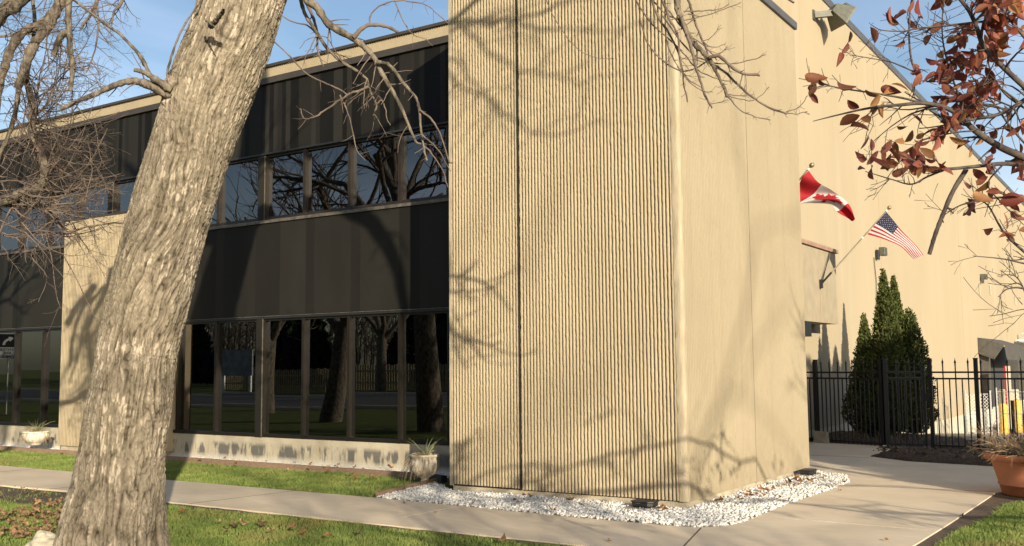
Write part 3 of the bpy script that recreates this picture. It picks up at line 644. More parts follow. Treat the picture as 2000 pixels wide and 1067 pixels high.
# ------------------------------------------------------------------ ground lights
def spot(c, ang, label):
    r = empty('ground_light', (c[0], c[1], 0), label, 'light', 'black uplights in the gravel'); u = np.array([math.cos(ang), math.sin(ang), 0]); w = np.array([-u[1], u[0], 0]); Z = np.array([0, 0, 1.])
    b = MB(); b.obox((c[0], c[1], .02), u, w, Z, .19, .12, .022); b.build('concrete_pad', m_pad, r)
    c0 = np.array([c[0], c[1], .042]); V = []
    for a, bb, z in ((.105, .075, 0), (.125, .085, .02), (.125, .085, .052), (.14, .095, .06), (.138, .093, .068)):
        for x, y in ((-1, -.6), (-.6, -1), (.6, -1), (1, -.6), (1, 1), (-1, 1)): V.append(c0+u*x*a+w*y*bb+Z*z)
    b = MB().add(V, [(q*6+i, q*6+(i+1) % 6, q*6+6+(i+1) % 6, q*6+6+i) for q in range(4) for i in range(6)]+[(24, 25, 26, 27, 28, 29)]); b.build('housing', m_blk, r)
    MB().obox(c0+w*-.097+Z*.05-u*.03, u, w, Z, .028, .002, .004).build('label_strip', m_lip, r)
    return r
spot((-.40, -.24), 0, 'black flood uplight on a concrete pad in the gravel by the ribbed tower front')
spot((.17, 3.78), math.pi/2, 'black uplight by fallen leaves at the far end of the tower side gravel')

# ------------------------------------------------------------------ gravel
def icos():
    t = (1+5**.5)/2; V = np.array([(-1, t, 0), (1, t, 0), (-1, -t, 0), (1, -t, 0), (0, -1, t), (0, 1, t), (0, -1, -t), (0, 1, -t), (t, 0, -1), (t, 0, 1), (-t, 0, -1), (-t, 0, 1)], float)/math.sqrt(1+t*t)
    Fi = np.array([(0, 11, 5), (0, 5, 1), (0, 1, 7), (0, 7, 10), (0, 10, 11), (1, 5, 9), (5, 11, 4), (11, 10, 2), (10, 7, 6), (7, 1, 8), (3, 9, 4), (3, 4, 2), (3, 2, 6), (3, 6, 8), (3, 8, 9), (4, 9, 5), (2, 4, 11), (6, 2, 10), (8, 6, 7), (9, 8, 1)])
    return V, Fi
IV, IF = icos()
def inpoly(P, X, Y):
    ins = np.zeros(X.shape, bool); k = len(P)
    for i in range(k):
        a, b = P[i], P[(i+1) % k]
        if a[1] == b[1]: continue
        ins ^= ((a[1] > Y) != (b[1] > Y)) & (X < (b[0]-a[0])*(Y-a[1])/(b[1]-a[1])+a[0])
    return ins
def stones(P, dens, seed):
    r = np.random.RandomState(seed); P = np.array(P); x0, y0 = P.min(0); x1, y1 = P.max(0); n = int((x1-x0)*(y1-y0)*dens)
    X = r.uniform(x0, x1, n); Y = r.uniform(y0, y1, n); k = inpoly(P, X, Y); return X[k], Y[k]
BED = [(-3.64, -.90), (-3.45, -.94), (-2.3, -.98), (-.9, -1.07), (.25, -1.07), (.55, -1.03), (.72, -.89), (.81, -.55), (.79, 1.0), (.85, 3.3), (.61, 4.05), (.02, 4.40), (-.02, 4.3), (-.02, .02), (-3.2, .02), (-3.9, .6), (-3.9, .45)]
STRIP = [(-11.6, 1.20), (-10.9, 1.13), (-5.0, 1.10), (-4.9, 1.13), (-3.25, 1.2), (-3.25, 1.44), (-11.6, 1.44)]
STRIP2 = [(-34, 1.0), (-13.6, 1.0), (-10.5, .98), (-10.5, 1.22), (-13.5, 1.22), (-13.6, 1.45), (-34, 1.45)]
xa, ya = stones(BED, 2000, 1); xb, yb = stones(STRIP, 1500, 2); xc, yc = stones([(p[0] if p[0] > -20 else -20, p[1]) for p in STRIP2], 1200, 3)
GX = np.concatenate([xa, xb, xc]); GY = np.concatenate([ya, yb, yc]); n = len(GX)
S = nr.uniform(.010, .024, n)[:, None]*nr.uniform(.6, 1.15, (n, 3)); ang = nr.uniform(0, 6.28, n)
V = IV[None]*S[:, None]*(1+nr.uniform(-.28, .28, (n, 12, 1))); c, s = np.cos(ang)[:, None], np.sin(ang)[:, None]
tl = nr.uniform(-.6, .6, n)[:, None]
X_, Y_, Z_ = V[..., 0].copy(), V[..., 1].copy(), V[..., 2].copy(); Z2 = Z_*np.cos(tl)-X_*np.sin(tl); X2 = X_*np.cos(tl)+Z_*np.sin(tl)
V = np.stack([X2*c-Y_*s, X2*s+Y_*c, Z2], -1)
V += np.stack([GX, GY, nr.uniform(.0, .024, n)+.012*vnoise(GX*3, GY*3, 9)], -1)[:, None]
Fc = (IF[None]+np.arange(n)[:, None, None]*12).reshape(-1, 3)
tag(npmesh('gravel', V.reshape(-1, 3), Fc, m_gravel), 'white marble gravel filling the beds along the building foot', 'gravel', kind='stuff')
tag(MB().prism(BED, -.05, .014).prism(STRIP, -.05, .012).prism(STRIP2, -.05, .012).build('gravel_bed', m_gbase), kind='structure')
# edging boards
for i, (p, q, lab) in enumerate((((-3.66, -.88), (-3.93, .62), 'short weathered edging board between lawn and gravel beside the urn'),
                ((-10.95, 1.09), (-4.35, 1.05), 'long weathered edging board between lawn and gravel below the ground floor windows'),
                ((-20, .95), (-10.95, .93), 'weathered edging board in front of the short tan panel on the left'))):
    o = MB().bar((p[0], p[1], .02), (q[0], q[1], .02), .022, .055).build('edging_board', m_edgeb); tag(o, lab, 'edging')
o = tag(MB().obox((-4.12, .92, .03), (.9, -.3, 0), (.3, .9, 0), (0, 0, 1), .16, .05, .05).build('paver', m_blk), 'dark paver lying behind the fluted urn', 'paver')

# ------------------------------------------------------------------ grass
def grass(P, dens, seed, hmax=.05):
    x, y = stones(P, dens, seed); return x, y
G1 = [(-22, -.96), (-3.7, -.9), (-3.68, -.85), (-3.96, .62), (-3.9, .7), (-4.4, 1.02), (-22, .93)]
G2 = [(-13, -3.9), (-8.9, -3.6), (-6.9, -3.35), (-5.8, -3.1), (-5.3, -2.7), (-5.6, -2.56), (-3.2, -2.50), (-1.2, -2.53), (2.4, -2.49), (2.7, -2.9), (2.7, -6.2), (-4.6, -6.2), (-9.0, -4.6)]
G3 = [(2.62, -2.6), (2.70, .2), (2.83, 1.2), (2.85, 2.2), (3.3, 3.0), (4.6, 3.2), (4.6, -2.6)]
parts = [stones(G1, 2600, 5), stones([(max(a, -13), b) for a, b in G2], 3400, 6), stones(G3, 4200, 7), stones([(-12, -2.5), (-9, -2.52), (-5.4, -2.6), (-5.6, -3.2), (-8, -3.5), (-12, -3.8)], 260, 8)]
gx = np.concatenate([p[0] for p in parts]); gy = np.concatenate([p[1] for p in parts]); n = len(gx)
bare = vnoise(gx*1.1, gy*1.1, 31)*.6+vnoise(gx*4, gy*4, 32)*.4; keep = bare+nr.uniform(-.1, .25, n) > .24; gx, gy, bare = gx[keep], gy[keep], bare[keep]; n = len(gx)
h = nr.uniform(.022, .05, n)*(.6+.8*vnoise(gx*2, gy*2, 33)); w = nr.uniform(.0022, .0042, n); a = nr.uniform(0, 6.28, n); la = nr.uniform(0, 6.28, n); ln = nr.uniform(0, .9, n)*h
bx = np.stack([np.cos(a)*w, np.sin(a)*w, 0*w], -1); base = np.stack([gx, gy, 0*gx-.01], -1); lean = np.stack([np.cos(la)*ln, np.sin(la)*ln, h], -1)
V = np.stack([base-bx, base+bx, base+lean*.55+bx*.7, base+lean+np.stack([np.cos(la)*ln*.4, np.sin(la)*ln*.4, -.1*h], -1), base+lean*.55-bx*.7], 1)
idx = np.arange(n)[:, None]*5; Fg = np.concatenate([idx+np.array([[0, 1, 2, 4]]), ], 0); Ft = idx+np.array([[4, 2, 3, 3]])
# quads for the stem and degenerate-free triangles for the tips
me_v = V.reshape(-1, 3)
go = npmesh('grass', me_v, np.concatenate([Fg]), m_blade); tag(go, 'short green lawn grass beside the sidewalk', 'grass', kind='stuff')
go2 = npmesh('tips', me_v, (idx+np.array([[4, 2, 3]])), m_blade, go)
go2.name = 'grass_tips'; tag(go2, kind='stuff')

# ------------------------------------------------------------------ main tree trunk
ROWS = [(1150, 92, 335), (1110, 104, 328), (1067, 117, 325), (1010, 127, 324), (950, 139, 321), (870, 156, 322), (800, 168, 331), (720, 187, 341), (680, 194, 347), (600, 210, 367), (520, 228, 384), (450, 246, 401),
        (380, 261, 421), (300, 290, 447), (225, 317, 474), (150, 341, 502), (75, 371, 530), (0, 394, 552), (-80, 418, 578), (-180, 452, 606), (-300, 500, 640)]
base = onz(225, 1092); fh = np.array([FW[0], FW[1], 0]); fh /= np.linalg.norm(fh)
nrm_ = fh-np.array([0, 0, .045]); 
def onplane(x, y, off=0): d = ray(x, y); return CAM+d*(((base-CAM)@nrm_+off)/(d@nrm_))
cen = []; rad = []
for y, l, r in ROWS:
    c = onplane((l+r)/2, y); c1 = onplane(l, y); c2 = onplane(r, y); cen.append(c); rad.append(np.linalg.norm(c2-c1)/2*.955)
cen[0][2] = min(cen[0][2], -.15)
CC = spline(cen, 1100); RR = np.interp(np.linspace(0, len(rad)-1, 1100), np.arange(len(rad)), rad)
TREE = empty('leaning_tree', base*np.array([1, 1, 0]), 'big leaning bare tree with furrowed bark in the left foreground', 'tree')
NT = 460
Tg = np.gradient(CC, axis=0); Tg /= np.linalg.norm(Tg, axis=1)[:, None]; s_len = np.concatenate([[0], np.cumsum(np.linalg.norm(np.diff(CC, axis=0), axis=1))])
back = fh; u0 = back[None]-Tg*(Tg@back)[:, None]; u0 /= np.linalg.norm(u0, axis=1)[:, None]; w0 = np.cross(Tg, u0)
th = np.linspace(0, 2*np.pi, NT+1); TH, SS = np.meshgrid(th, s_len); Ru = .33*TH; 
def bark(u, v):
    twist = .10*np.sin(v*1.3)+.06*np.sin(v*3.1+1)
    wu = u+twist*v*.25+.035*(vnoise(u*5, v*2.2, 3)-.5)*2+.012*(vnoise(u*16, v*7, 4)-.5)*2
    a = vnoise(wu*36, v*3.0, 10); b_ = vnoise(wu*36+40, v*3.0+13, 12); r1 = 1-np.abs(a-b_)*2.6
    c = vnoise(wu*70, v*15, 14); d_ = vnoise(wu*70+9, v*15+3, 15); r2 = 1-np.abs(c-d_)*2.4
    fl = vnoise(u*90, v*55, 17); pl = vnoise(wu*40, v*14, 18)
    return r1, r2, fl, pl
r1, r2, fl_, pl = bark(Ru, SS)
rg = np.clip(1-r1, 0, 1); hgt_ = np.clip((1-r1)*1.7, 0, 1)**.6*.48+np.clip((1-r2)*1.7, 0, 1)**.7*.30+fl_*.22
disp = (hgt_-.5)*.036+(vnoise(Ru*4, SS*2, 20)-.5)*.03+(vnoise(Ru*1.6, SS*.9, 21)-.5)*.035
# knots / old branch collars
for (kx, ky, kr, ka) in ((360, 265, .16, .03), (300, 500, .14, .025), (250, 820, .13, -.025), (452, 60, .15, .03), (325, 170, .13, .06)):
    kp = onplane(kx, ky, -.3); 
    dd = np.linalg.norm((CC[:, None, :]+(np.cos(TH)[..., None]*u0[:, None]+np.sin(TH)[..., None]*w0[:, None])*RR[:, None, None])-kp, axis=2)
    disp += ka*np.exp(-(dd/kr)**2)*(1+.35*np.sin(dd*95))
# root flare
fle = np.exp(-(SS-.12)/.28)*.05*(.4+.8*np.cos(TH*5+1)); disp += np.clip(fle, -.02, .1)
Rm = RR[:, None]+disp
V = CC[:, None]+(np.cos(TH)[..., None]*u0[:, None]+np.sin(TH)[..., None]*w0[:, None])*Rm[..., None]
tr = npmesh('trunk', V.reshape(-1, 3), gridfaces(1100, NT+1)[:, ::-1], m_bark, TREE, True)
ridge = np.clip(hgt_*.80+.22*(pl-.5)+np.clip((vnoise(Ru*78, SS*12, 25)-.60)*6, 0, 1)*.30*np.clip((vnoise(Ru*4, SS*4, 26)-.3)*3, 0, 1), 0, 1)
attr(tr, 'ridge', ridge.reshape(-1))

# ------------------------------------------------------------------ branches
def rv(r, s=1.0): return np.array([r.gauss(0, s), r.gauss(0, s), r.gauss(0, s)])
def unit(v): return v/(np.linalg.norm(v)+1e-9)
def sprig(out, p, d, L, rad, r, lvl, droop=0, kink=.16, kids=4, curl=.0):
    """one wandering twig with side twigs"""
    n = max(4, int(L/.07)+3) if L < 1.2 else 12; pts = [np.array(p, float)]; d = unit(np.array(d, float)); st = L/(n-1); cv = rv(r, .06)
    for k in range(n-1):
        d = unit(d+rv(r, kink)*.6+cv+np.array([0, 0, -droop*.12+curl*.14*k/n])); pts.append(pts[-1]+d*st)
    out.append((np.array(pts), np.linspace(rad, max(rad*.35, .0012), n)))
    if lvl > 0:
        for _ in range(kids):
            i = r.randint(1, n-2); a = unit(pts[i+1]-pts[i]); s_ = unit(np.cross(a, rv(r)))
            sprig(out, pts[i], unit(a*.75+s_*r.uniform(.5, 1.1)), L*r.uniform(.3, .6), rad*(1-.6*i/n)*.6, r, lvl-1, droop, kink, kids, curl)
def limbpx(P, r0, r1, d=None, n=None, seed=0, wobble=.006):
    """limb through listed picture positions at their own distances"""
    Q = [atd(a[0], a[1], a[2] if len(a) > 2 else d) for a in P]; n = n or max(8, len(P)*5); S_ = spline(Q, n)
    rr = np.random.RandomState(seed); wv = np.cumsum(rr.normal(0, wobble*.35, (n, 3)), 0); wv -= np.linspace(0, 1, n)[:, None]*wv[-1]
    R2 = np.linspace(r0, r1, n)*(1+rr.uniform(-.14, .2, n)); return (S_+wv, R2)
def dress(out, limb, r, count, L, lvl=1, droop=0, t0=.1, kids=3, curl=0, rs=.5):
    P, Rr = limb; n = len(P)
    for _ in range(count):
        i = min(n-2, int((t0+(1-t0)*r.random())*n)); a = unit(P[i+1]-P[i]); s_ = unit(np.cross(a, rv(r)))
        sprig(out, P[i], unit(a*.5+s_), L*r.uniform(.45, 1.1), min(Rr[i]*rs, .007), r, lvl, droop, .18, kids, curl)

limbs, twigs = [], []; r = random.Random(5)
# shoots from the collar on the left of the trunk
DT = 8.75
K = [limbpx([(345, 190), (318, 178), (285, 162), (258, 158), (228, 166), (190, 184), (150, 200), (119, 213)], .045, .014, DT-.1, seed=1),
     limbpx([(335, 175), (312, 160), (290, 145), (262, 137)], .035, .017, DT-.15, seed=2),
     limbpx([(330, 190), (300, 160), (275, 110), (240, 70), (200, 42), (150, 5), (110, -30)], .018, .008, DT, seed=3),
     limbpx([(330, 170), (327, 140), (335, 108), (350, 70), (368, 35), (390, 5), (400, -30)], .012, .005, DT-.05, seed=4),
     limbpx([(412, 52, DT-.28), (422, 44, DT-.38), (434, 27, DT-.50), (437, 20, DT-.56)], .026, .013, seed=5),
     limbpx([(402, 40, DT-.30), (414, 50, DT-.42), (426, 60, DT-.46)], .010, .005, seed=6)]
limbs += K; dress(twigs, K[0], r, 9, .28, 0, droop=-.2); dress(twigs, K[2], r, 7, .35, 1); dress(twigs, K[3], r, 4, .25, 0)
# upper limbs above the frame
top0 = cen[-1]; TT = [np.array(c) for c in cen[-3:]]
def world_limb(P, r0, r1, n=24, seed=0, wob_=.03):
    S_ = spline(P, n); rr = np.random.RandomState(seed); wv = np.cumsum(rr.normal(0, wob_*.5, (n, 3)), 0); wv -= np.linspace(0, 1, n)[:, None]*wv[-1]; return (S_+wv, np.linspace(r0, r1, n))
up1 = world_limb([top0-np.array([.05, 0, .3]), atd(600, -450, 9.1), atd(640, -700, 9.4), atd(620, -1000, 10.2), atd(560, -1350, 11.2)], .26, .08, seed=11)
up2 = world_limb([top0-np.array([.05, 0, .3]), atd(560, -420, 8.6), atd(420, -620, 8.2), atd(250, -900, 8.0), atd(120, -1200, 7.6)], .22, .06, seed=12)
up3 = world_limb([top0, atd(700, -420, 8.8), atd(900, -520, 8.2), atd(1120, -480, 7.6), atd(1250, -330, 7.2), atd(1300, -120, 7.0), atd(1322, -10, 6.95)], .17, .020, 40, seed=13)
up4 = world_limb([cen[-2], atd(560, -160, 8.6), atd(568, -90, 8.55), atd(590, -20, 8.5)], .05, .026, seed=14)
up5 = world_limb([up2[0][10], atd(380, -500, 9.4), atd(260, -360, 9.9), atd(180, -180, 10.1), atd(138, -40, 10.2)], .08, .03, seed=15)
up6 = world_limb([up1[0][5], (-.8, -4.6, 7.9), (1.6, -4.8, 8.1), (3.0, -4.9, 8.35), (4.3, -5.0, 8.9), (5.4, -5.1, 9.2)], .07, .022, 40, 16)
fan = [world_limb(P, .019, .005, 24, 300+i, .05) for i, P in enumerate(([(2.9, -4.9, 8.33), (4.4, -5.0, 8.35), (6.0, -5.1, 8.6)], [(2.9, -4.9, 8.33), (4.2, -5.0, 8.15), (6.4, -5.2, 8.45)], [(3.0, -4.9, 8.35), (3.8, -5.0, 7.9), (4.9, -5.1, 7.5), (6.0, -5.2, 7.4)],
    [(3.1, -4.9, 8.33), (4.3, -4.8, 8.05), (5.3, -4.7, 7.8), (6.2, -4.7, 7.75)], [(2.2, -4.85, 8.2), (3.2, -4.9, 7.7), (3.7, -4.9, 7.2), (4.2, -4.9, 6.9)], [(2.2, -4.85, 8.2), (3.3, -4.8, 7.3), (4.2, -4.8, 6.7), (5.2, -4.8, 6.75)]))]
for q in fan: dress(twigs, q, r, 12, .9, 1, .1)
limbs += [up1, up2, up3, up4, up5, up6]+fan
for q, cnt, L in ((up1, 16, 1.9), (up2, 14, 1.6), (up3, 6, .8)):
    for _ in range(cnt):
        i = r.randint(6, len(q[0])-2); a = unit(q[0][i+1]-q[0][i]); s_ = unit(np.cross(a, rv(r)))
        dd = unit(a*.6+s_+np.array([0, 0, .35])); sprig(twigs, q[0][i], dd, L*r.uniform(.6, 1.3), .022, r, 2, 0, .12, 4)
# right drooping limb L1
D1 = 8.5
L1 = [limbpx([(590, -20), (600, 2), (622, 17), (640, 45), (665, 62), (690, 75), (715, 97), (730, 115), (738, 135), (750, 157), (764, 180), (783, 213), (800, 250), (812, 277)], .030, .010, D1, 46, 21),
      limbpx([(736, 122), (755, 125), (772, 142), (790, 165), (812, 190), (820, 215), (824, 255), (830, 300), (834, 313)], .014, .006, D1-.05, seed=22),
      limbpx([(820, 215), (845, 235), (862, 268), (877, 314), (885, 318)], .008, .004, D1-.08, seed=23),
      limbpx([(812, 277), (826, 284), (842, 302), (862, 332), (875, 366)], .007, .004, D1-.02, seed=24),
      limbpx([(823, 262), (845, 280), (865, 305), (880, 335)], .006, .003, D1-.1, seed=25),
      limbpx([(585, -10), (597, 30), (615, 62), (640, 98), (672, 125), (704, 146), (716, 160), (722, 180), (735, 206), (729, 226)], .014, .006, D1+.15, seed=26),
      limbpx([(690, 74), (706, 58), (724, 50), (748, 52), (778, 63)], .016, .011, D1-.02, seed=27),
      limbpx([(722, 52), (724, 30), (742, 12), (780, 4), (828, 10), (852, 25), (876, 46)], .006, .003, D1, seed=28),
      limbpx([(720, 170), (700, 180), (680, 187), (662, 200), (640, 214), (617, 229), (596, 233), (587, 212)], .010, .004, D1+.05, seed=29),
      limbpx([(527, 73), (560, 105), (600, 145), (640, 166), (664, 176), (680, 187)], .005, .006, D1+.1, seed=30),
      limbpx([(664, 186), (682, 225), (696, 290), (714, 314)], .006, .003, D1+.1, seed=31),
      limbpx([(760, -30), (775, 20), (800, 65), (830, 78), (845, 90)], .005, .0025, D1+.3, seed=32),
      limbpx([(600, 5), (618, 55), (622, 100), (632, 130)], .012, .004, D1+.2, seed=33),
      limbpx([(535, 15), (565, 40), (600, 50), (618, 66)], .004, .006, D1+.2, seed=34),
      limbpx([(735, 206), (745, 195), (752, 210), (757, 232), (762, 245)], .006, .003, D1, seed=35),
      limbpx([(668, 120), (650, 90), (635, 70), (600, 78), (585, 95)], .004, .002, D1+.1, seed=36)]
L1 = [(a, b*1.2) for a, b in L1]
limbs += L1[:2]+[L1[5]]; twigs += L1[2:5]+L1[6:]
dress(twigs, L1[0], r, 16, .30, 0, .3, t0=.2); dress(twigs, L1[1], r, 8, .12, 0); dress(twigs, L1[5], r, 12, .35, 1, .2)
for q in L1[7:13]: dress(twigs, q, r, 5, .14, 0)
# top-centre drooping limb L2
D2 = 6.95
L2 = [limbpx([(1322, -10), (1326, 25), (1338, 55), (1352, 78), (1368, 98), (1384, 115)], .017, .011, D2, seed=41),
      limbpx([(1384, 113), (1402, 110), (1424, 126), (1450, 143), (1484, 148)], .011, .006, D2-.03, seed=42),
      limbpx([(1384, 113), (1398, 138), (1411, 166), (1421, 190)], .011, .007, D2, seed=43),
      limbpx([(1421, 186), (1444, 212), (1475, 226), (1505, 235)], .004, .003, D2, seed=44),
      limbpx([(1384, 122), (1418, 140), (1446, 166), (1474, 190), (1508, 212), (1537, 223)], .007, .005, D2+.05, seed=45),
      limbpx([(1535, 219), (1558, 210), (1577, 187)], .003, .0022, D2+.05, seed=46), limbpx([(1535, 222), (1556, 225), (1577, 218)], .003, .002, D2+.05, seed=47),
      limbpx([(1328, 28), (1348, 82), (1358, 118), (1365, 146), (1378, 188), (1391, 211)], .009, .005, D2-.05, seed=48),
      limbpx([(1340, -10), (1352, 25), (1366, 60), (1376, 90), (1386, 118)], .006, .005, D2+.03, seed=49),
      limbpx([(1270, -20), (1285, 30), (1302, 60), (1320, 95), (1328, 125), (1335, 165), (1343, 200)], .007, .0035, D2+.1, seed=50),
      limbpx([(1290, -10), (1308, 40), (1321, 70), (1325, 108), (1330, 138)], .007, .004, D2-.08, seed=51),
      limbpx([(1250, 35), (1262, 80), (1285, 110), (1310, 130), (1335, 139), (1364, 133), (1384, 118)], .004, .004, D2+.07, seed=52),
      limbpx([(1335, 22), (1380, 20), (1405, 18), (1424, 8)], .0035, .002, D2, seed=53), limbpx([(1345, 28), (1372, 31), (1408, 19), (1447, 5)], .0035, .002, D2, seed=54),
      limbpx([(1295, 30), (1345, 98), (1388, 120), (1440, 123), (1478, 116), (1496, 107)], .0045, .002, D2+.02, seed=55),
      limbpx([(1421, 186), (1450, 196), (1475, 195), (1502, 170)], .003, .002, D2, seed=56),
      limbpx([(1370, 80), (1395, 92), (1418, 86)], .003, .0015, D2, seed=57), limbpx([(1306, 20), (1340, 60), (1375, 88), (1400, 118)], .004, .003, D2, seed=58),
      limbpx([(1275, 0), (1310, 30), (1340, 38), (1380, 30)], .004, .002, D2, seed=59), limbpx([(1230, -20), (1268, 40), (1298, 68), (1340, 108), (1367, 140), (1400, 155), (1440, 160)], .005, .002, D2+.1, seed=60),
      limbpx([(1300, 75), (1315, 115), (1340, 150), (1372, 172)], .004, .002, D2+.1, seed=61), limbpx([(1322, 130), (1342, 155), (1370, 176), (1392, 180)], .003, .002, D2-.1, seed=62),
      limbpx([(1060, -20), (1090, 45), (1125, 90), (1160, 110), (1200, 115)], .003, .0015, D2+.6, seed=63)]
L2 = [(a, b*1.35) for a, b in L2]
for q in L2: dress(twigs, q, r, 6, .06, 0, rs=.35)
for q in L2[:3]+L2[7:11]: dress(twigs, q, r, 3, .22, 1, curl=1, rs=.4)
limbs += L2[:1]+L2[2:3]; twigs += L2[1:2]+L2[3:]
tubes_obj('limbs', limbs, m_limb, TREE); tubes_obj('twigs', twigs, m_twig, TREE)

# ------------------------------------------------------------------ bare tree maker
def bare_tree(name, x, y, H, r0, lean, label, seed, group=None, fork=.32, lvl=3, m=None, spread=.75, keep=None):
    R = random.Random(seed); t = empty(name, (x, y, 0), label, 'tree', group); L_, T_ = [], []
    hf = H*fork; p0 = np.array([x, y, -.1]); p1 = np.array([x+lean[0]*hf, y+lean[1]*hf, hf])
    tp = spline([p0, p0*.6+p1*.4+rv(R, .05), p1], 16); L_.append((tp, np.linspace(r0*1.15, r0*.8, 16)))
    def grow(p, d, L, rad, k):
        n = 10; pts = [p]; st = L/(n-1); cv = rv(R, .05)
        for _ in range(n-1): d = unit(d+rv(R, .11)+cv+np.array([0, 0, .035])); pts.append(pts[-1]+d*st)
        (L_ if rad > .018 else T_).append((np.array(pts), np.linspace(rad, rad*.55 if k else rad*.3, n)))
        if k == 0: return
        for q in range(R.randint(3, 5)):
            i = R.randint(3, n-1); a = unit(pts[i]-pts[i-1]); s_ = unit(np.cross(a, rv(R)))
            grow(pts[i], unit(a*.85+s_*R.uniform(.4, 1.0)), L*R.uniform(.5, .75), rad*.55*(1-.3*i/n), k-1)
    for q in range(R.randint(4, 5)):
        a = R.uniform(0, 6.28); d = unit(np.array([math.cos(a)*spread, math.sin(a)*spread, R.uniform(.6, 1.2)]))
        grow(p1-np.array([0, 0, R.uniform(0, .25)*hf]), d, H*R.uniform(.36, .5), r0*R.uniform(.4, .62), lvl)
    tubes_obj('trunk', L_, m or m_limb, t); tubes_obj('crown', T_, m_twig, t) if T_ else None
    return t
# tree B left of the frame, its drooping limbs reach into view
t = bare_tree('street_tree', -10.45, -5.9, 9.5, .30, (.02, .12), 'bare tree left of the view whose drooping cut limbs hang over the left corner', 102, 'bare trees in the lawn', .38)
tw, lb = [], []; r = random.Random(9)
tp = np.array([-10.1, -5.4, 3.6]); DB = 11.2
B = [world_limb([tp, atd(-420, 120, 11.6), atd(-220, 300, 11.4), atd(-90, 385, 11.3), atd(5, 393, DB), atd(40, 378, DB), atd(72, 368, DB), atd(85, 345, DB), atd(75, 300, DB), atd(61, 262, DB), atd(62, 235, DB), atd(60, 200, DB), atd(52, 150, DB), atd(62, 90, DB), atd(66, 40, DB), atd(60, -30, DB)], .075, .018, 60, 71, .01),
     limbpx([(132, -60), (121, -5), (105, 28), (85, 62), (66, 90), (52, 125), (42, 150), (33, 173)], .062, .042, DB-.3, seed=72),
     limbpx([(110, 20), (78, 48), (45, 62), (22, 95), (8, 135), (-6, 190), (-10, 260)], .048, .040, DB-.1, seed=73),
     limbpx([(136, -40), (133, 20), (134, 62), (136, 95), (141, 130), (140, 158), (137, 178)], .036, .022, DB-.6, seed=74),
     limbpx([(134, 62), (120, 70), (110, 90), (105, 110)], .034, .030, DB-.6, seed=75),
     limbpx([(70, -30), (30, 5), (0, 28), (-30, 75)], .09, .08, DB-.4, seed=76),
     limbpx([(195, -30), (188, 8), (178, 30), (165, 45), (158, 58)], .020, .013, DB-.5, seed=77),
     limbpx([(190, 12), (192, 50), (188, 90), (178, 120), (168, 143)], .011, .007, DB-.5, seed=78),
     limbpx([(245, -25), (236, 8), (224, 22), (218, 50)], .022, .006, DB-.5, seed=79),
     limbpx([(0, 398), (40, 400), (80, 405), (105, 425), (130, 450)], .040, .012, DB+.1, seed=80),
     limbpx([(60, 395), (90, 400), (120, 432), (135, 460), (148, 478)], .018, .006, DB, seed=81),
     limbpx([(-10, 480), (20, 410), (40, 420), (75, 440), (85, 470)], .012, .006, DB, seed=82),
     limbpx([(108, 432), (128, 455), (160, 446), (190, 440), (215, 436), (245, 435)], .014, .005, DB-.1, seed=83),
     limbpx([(125, 500), (150, 545), (170, 585), (185, 615), (197, 630)], .007, .004, DB-.1, seed=84),
     limbpx([(88, 455), (100, 500), (106, 545), (112, 580), (119, 603)], .008, .003, DB, seed=85),
     limbpx([(52, 148), (36, 175), (30, 215), (18, 265), (2, 300), (-8, 330)], .03, .02, DB, seed=86),
     limbpx([(55, 165), (62, 195), (66, 225), (62, 258)], .024, .026, DB-.05, seed=87)]
tips = [[(0, 300), (60, 330), (110, 345), (170, 320), (210, 250)], [(85, 400), (110, 360), (140, 310), (170, 240), (185, 195)], [(90, 345), (100, 300), (125, 245)], [(75, 260), (95, 215), (110, 180), (103, 150)], [(60, 180), (95, 130), (90, 80), (100, 20)],
        [(110, 400), (150, 350), (185, 300), (210, 250)], [(60, 420), (130, 400), (180, 390), (220, 355)], [(40, 140), (85, 160), (110, 190), (108, 230), (85, 270)], [(10, 0), (20, 60), (60, 130), (110, 190)], [(100, 430), (150, 460), (180, 500), (215, 560)], [(80, 470), (60, 500), (90, 540), (75, 590)],
        [(100, 400), (160, 395), (205, 370), (245, 380)], [(75, 100), (50, 60), (20, 20), (0, -20)], [(200, 400), (205, 360), (190, 330), (215, 310)], [(0, 430), (50, 455), (90, 450), (130, 470)], [(0, 345), (30, 350), (60, 365), (100, 372)], [(120, 80), (115, 130), (100, 200), (90, 240)]]
for _ in range(46):
    x = r.uniform(-20, 190); y = r.uniform(-20, 420) if x < 130 else r.uniform(200, 420); q = [(x, y)]
    a = r.uniform(-1.4, 1.2)
    for _k in range(4): a += r.uniform(-.35, .35); q.append((q[-1][0]+32*math.cos(a), q[-1][1]+30*math.sin(a)))
    if max(p[0] for p in q) < 262: tips.append(q)
for i, q in enumerate(tips): B.append(limbpx(q, .0065, .0025, DB+r.uniform(-.5, .4), seed=200+i))
lb += B[:6]+B[9:10]+B[15:17]; tw += B[6:9]+B[10:15]+B[17:]
for q in B[:1]:
    for _ in range(44):
        i = r.randint(18, 44); a = unit(q[0][i+1]-q[0][i]); s_ = unit(rv(r)); sprig(tw, q[0][i], unit(s_*.8+RT*.75+np.array([0, 0, r.uniform(-.6, .5)])), r.uniform(.5, 1.15), .0095, r, 2, -.1, .15, 4, .5)
for _ in range(40):
    p = atd(r.uniform(-20, 110), r.uniform(340, 470), DB+r.uniform(-.5, .5)); sprig(tw, p, unit(RT+np.array([0, 0, r.uniform(-.5, .4)])+rv(r, .3)), r.uniform(.5, 1.0), .0075, r, 2, 0, .17, 3, .3)
for q in B[1:9]+B[15:16]: dress(tw, q, r, 9, .5, 2, 0)
for q in B[9:15]: dress(tw, q, r, 6, .35, 1, 0)
